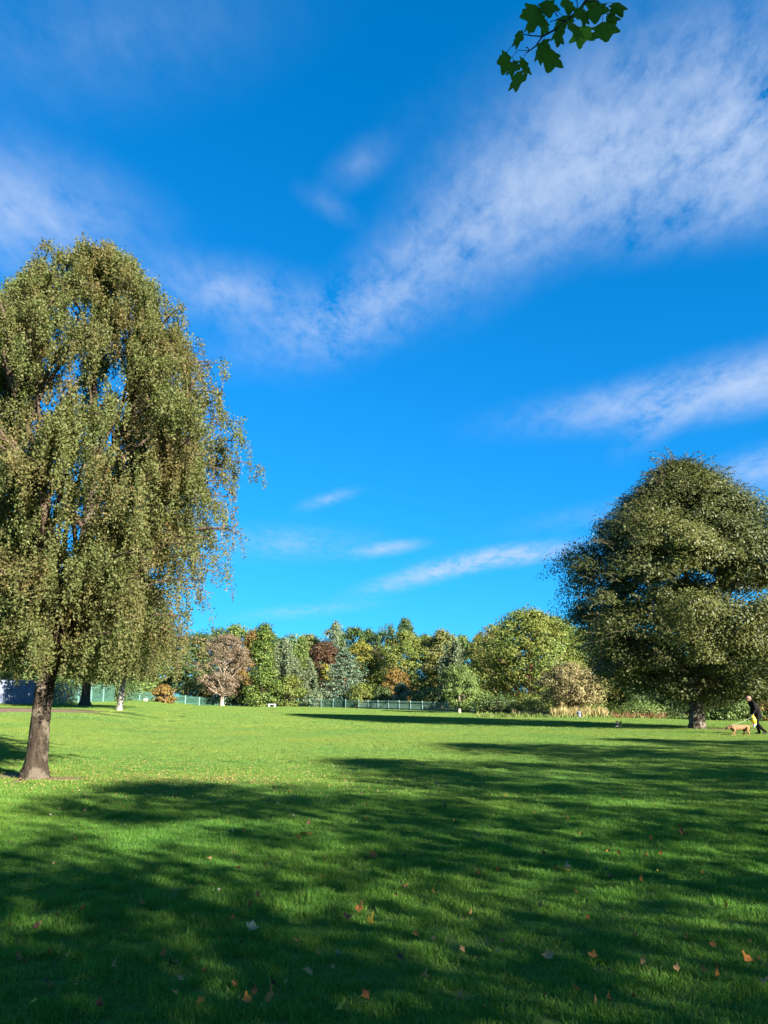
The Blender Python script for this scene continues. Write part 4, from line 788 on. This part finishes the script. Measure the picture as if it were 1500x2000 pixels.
def man():
    g = ground(1483, 1434); root = empty('person', g, 0.0); tag(root, 'balding man in black jacket and trousers leaning forward, walking the tan dog', 'person')
    hipL, hipR = (0.0, -0.10, 0.90), (0.03, 0.10, 0.90)
    legN = [(0.0, -0.10, 0.90, .095), (-0.10, -0.11, 0.50, .065), (-0.09, -0.11, 0.48, .062), (0.10, -0.11, 0.24, .052), (0.26, -0.11, 0.10, .042)]
    legF = [(0.03, 0.10, 0.90, .095), (-0.02, 0.10, 0.49, .065), (0.06, 0.10, 0.09, .042)]
    torso = [(0.02, 0, 0.92, .145), (-0.03, 0, 1.08, .140), (-0.13, 0, 1.28, .155), (-0.20, 0, 1.40, .12)]; sho = [(-0.20, -0.20, 1.40, .065), (-0.21, 0, 1.42, .075), (-0.20, 0.20, 1.40, .065)]
    armN = [(-0.20, -0.21, 1.40, .06), (-0.16, -0.25, 1.13, .048), (-0.27, -0.24, 0.93, .036)]; armF = [(-0.20, 0.21, 1.40, .06), (-0.10, 0.25, 1.14, .048), (-0.16, 0.25, 0.92, .036)]
    neck = [(-0.21, 0, 1.40, .07), (-0.29, 0, 1.52, .058)]
    head = [(-0.34, 0, 1.62, .098), (-0.31, 0, 1.63, .10)]; jaw = [(-0.38, 0, 1.56, .062), (-0.40, 0, 1.535, .045)]; face = [(-0.445, 0, 1.60, .014), (-0.462, 0, 1.575, .016)]; brow = [(-0.425, -0.035, 1.625, .018), (-0.425, 0.035, 1.625, .018)]
    ears = [[(-0.325, s * 0.098, 1.61, .016), (-0.32, s * 0.102, 1.58, .013)] for s in (-1, 1)]
    def hand(w, dirx):
        x, y, z = w; ch = [[(x, y, z, .032), (x - 0.03, y, z - 0.06, .036)]]
        for k in range(4): ch.append([(x - 0.03, y - 0.03 + 0.02 * k, z - 0.07, .011), (x - 0.055, y - 0.03 + 0.02 * k, z - 0.10 - 0.008 * (k in (1, 2)), .010), (x - 0.03, y - 0.03 + 0.02 * k, z - 0.125, .009)])
        ch.append([(x - 0.03, y - 0.035, z - 0.03, .012), (x - 0.065, y - 0.03, z - 0.065, .011), (x - 0.06, y - 0.015, z - 0.09, .010)]); return ch
    feet = [[(0.26, -0.11, 0.10, .04), (0.24, -0.11, 0.05, .036), (0.13, -0.11, 0.035, .034)], [(0.06, 0.10, 0.09, .04), (0.07, 0.10, 0.045, .036), (-0.10, 0.10, 0.035, .034)]]
    body = organic('body', [legN, legF, torso, sho, armN, armF, neck, head, jaw, face, brow] + ears + hand((-0.27, -0.24, 0.93), -1) + hand((-0.16, 0.25, 0.92), -1) + feet, 0.013, 4)
    link('body', body, SKIN, root)
    up = lambda ch, k: [(x, y, z, r_ + k) for x, y, z, r_ in ch]
    link('jacket', organic('jacket', [up(torso, .022), up(sho, .024), up(armN, .02), up(armF, .02), [(0.06, 0, 0.83, .165), (0.02, 0, 0.95, .165)], [(0.05, -0.07, 0.84, .12), (0.0, -0.08, 1.1, .12)], [(0.05, 0.07, 0.84, .12), (0.0, 0.08, 1.1, .12)], [(-0.235, 0, 1.45, .085), (-0.255, 0, 1.475, .078)]], 0.014, 4), COAT, root)
    link('trousers', organic('trousers', [up(legN, .018), up(legF, .018), [(0, -0.08, 0.90, .13), (0.02, 0.08, 0.90, .13)]], 0.013, 4), TROU, root)
    for f in feet: link('shoe', organic('shoe', [up(f, .012)], 0.008, 3), SHOE, root)
    link('hair', organic('hair', [[(-0.30, 0, 1.632, .102), (-0.275, 0, 1.60, .085)]], 0.008, 4), STUB, root)
    EYE_ = plain('dark_eye', (0.02, 0.015, 0.012), 0.3, 0.5, 0.1)
    for s in (-1, 1): link('eye', organic('eye', [[(-0.438, s * 0.034, 1.608, .008), (-0.437, s * 0.034, 1.607, .008)]], 0.003, 1), EYE_, root)
    # the yellow bag held in the near hand, and the lead
    BAGY = plain('yellow_plastic', (0.75, 0.50, 0.02), 0.35, 0.5, 0.2, 9); BAGW = plain('white_plastic', (0.55, 0.55, 0.58), 0.4, 0.5, 0.15, 9)
    hb = Vector(g) + Vector((-0.32, -0.25, 0.80)); rb = empty('carrier_bag', hb); tag(rb, 'bright yellow bag with white bottom hanging from the man\'s hand', 'bag')
    link('bag_body', organic('bag_body', [[(0, 0, 0.03, .028), (0.01, 0, -0.06, .085), (0.02, -.01, -0.18, .115), (0.04, 0, -0.28, .09)], [(-.06, 0, -.10, .04), (-.08, 0, -.24, .05)]], 0.012, 3), BAGY, rb)
    link('bag_bottom', organic('bag_bottom', [[(0.06, 0, -0.32, .07), (0.02, 0, -0.40, .055), (-0.01, 0, -0.47, .02)]], 0.012, 3), BAGW, rb)
    return g
def dog(g):
    FUR = plain('tan_fur', (0.21, 0.115, 0.055), 0.8, 0.2, 0.18, 12); BLK = plain('black_muzzle', (0.018, 0.014, 0.012), 0.7, 0.3, 0.2, 12); COLLAR = plain('collar', (0.03, 0.03, 0.035), 0.5, 0.4)
    d0 = ground(1446, 1437); root = empty('dog', d0, 0.0); tag(root, 'stocky tan dog with black muzzle and raised tail, walking with head lowered', 'dog'); y = 0.085
    ch = [[(-0.30, 0, 0.36, .118), (-0.18, 0, 0.345, .130), (0.02, 0, 0.355, .118), (0.20, 0, 0.375, .100), (0.32, 0, 0.375, .098)], [(-0.30, 0, 0.33, .12), (-0.22, 0, 0.29, .10)], [(-0.32, 0, 0.39, .095), (-0.46, 0, 0.36, .078)],
          [(-0.47, 0, 0.355, .075), (-0.52, 0, 0.345, .072)], [(-0.54, 0, 0.33, .048), (-0.60, 0, 0.305, .040), (-0.615, 0, 0.30, .036)], [(-0.45, -.06, .405, .026), (-0.46, -.085, .37, .018)], [(-0.45, .06, .405, .026), (-0.46, .085, .37, .018)],
          [(-0.29, -y, 0.30, .062), (-0.27, -y, 0.20, .042), (-0.34, -y, 0.12, .030), (-0.40, -y, 0.035, .026), (-0.43, -y, 0.022, .026)], [(-0.29, y, 0.30, .062), (-0.24, y, 0.20, .042), (-0.22, y, 0.11, .030), (-0.20, y, 0.035, .026), (-0.235, y, 0.022, .026)],
          [(0.32, -y, 0.33, .088), (0.28, -y, 0.22, .062), (0.36, -y, 0.145, .034), (0.345, -y, 0.04, .026), (0.31, -y, 0.022, .027)], [(0.30, y, 0.33, .088), (0.22, y, 0.22, .060), (0.25, y, 0.14, .034), (0.17, y, 0.045, .026), (0.13, y, 0.022, .027)],
          [(0.39, 0, 0.42, .032), (0.48, 0, 0.405, .025), (0.55, 0, 0.43, .022), (0.60, 0, 0.49, .019), (0.61, 0, 0.55, .015)]]
    me = organic('body', ch, 0.010, 5); me.materials.append(FUR); me.materials.append(BLK)
    for p in me.polygons:
        c_ = p.center
        if c_.x < -0.555 or (c_.z > 0.375 and c_.x < -0.43 and abs(c_.y) > 0.05): p.material_index = 1
    o = bpy.data.objects.new('body', me); COL.objects.link(o); o.parent = root
    t = np.linspace(0, 2 * np.pi, 20); cr = np.stack([-0.395 + 0.02 * np.sin(t), 0.097 * np.cos(t), 0.372 + 0.097 * np.sin(t)], 1); link('collar', tubes('collar', [(cr, np.full(20, .011))], 6), COLLAR, root)
    for s in (-1, 1): link('eye', organic('eye', [[(-0.575, s * .04, .355, .009), (-0.574, s * .04, .355, .009)]], 0.004, 1), BLK, root)
    a = np.array(d0) + np.array([-0.395, 0, 0.47]); b_ = np.array(g) + np.array([-0.32, -0.24, 0.83]); lead = bez(a, (a + b_) / 2 + np.array([0.1, 0, -0.12]), b_, 16)
    lo = link('dog_lead', tubes('dog_lead', [(lead - a, np.full(16, .006))], 6), plain('pale_lead', (0.28, 0.33, 0.22), 0.6, 0.3), None, Vector(a)); tag(lo, 'thin pale lead running from the man\'s hand to the dog', 'lead')
dog(man())
def crow():
    BL = plain('crow_feathers', (0.012, 0.012, 0.015), 0.45, 0.5, 0.2, 20); g = ground(1206, 1424.5); root = empty('crow', g, R(20)); tag(root, 'black crow with raised wings on the lawn left of the big round tree', 'bird')
    me = organic('body', [[(-0.16, 0, .13, .008), (-0.12, 0, .145, .02), (-0.09, 0, .16, .04), (-0.02, 0, .15, .06), (0.08, 0, .16, .05), (0.16, 0, .19, .02)], [(0.0, -.03, .12, .015), (0.0, -.03, .012, .007)], [(0.0, .03, .12, .015), (0.0, .03, .012, .007)]], 0.007, 3); link('body', me, BL, root)
    V, F = [], []; bx(V, F, (0.22, 0, 0.215), (0.16, 0.10, 0.012)); me = bpy.data.meshes.new('tail'); me.from_pydata(V, [], F); link('tail', me, BL, root)
    for s in (-1, 1):
        pr = [(-0.06, 0.04, .19), (0.08, 0.04, .19), (0.16, 0.14, .33), (0.20, 0.20, .45), (0.13, 0.20, .44), (0.02, 0.15, .37)]; n = len(pr); V = [(x, s * y, z) for x, y, z in pr] + [(x, s * y + 0.012, z) for x, y, z in pr]
        F = [tuple(range(n)), tuple(range(2 * n - 1, n - 1, -1))] + [(i, (i + 1) % n, n + (i + 1) % n, n + i) for i in range(n)]; me = bpy.data.meshes.new('wing'); me.from_pydata(V, [], F); link('wing', me, BL, root)
crow()
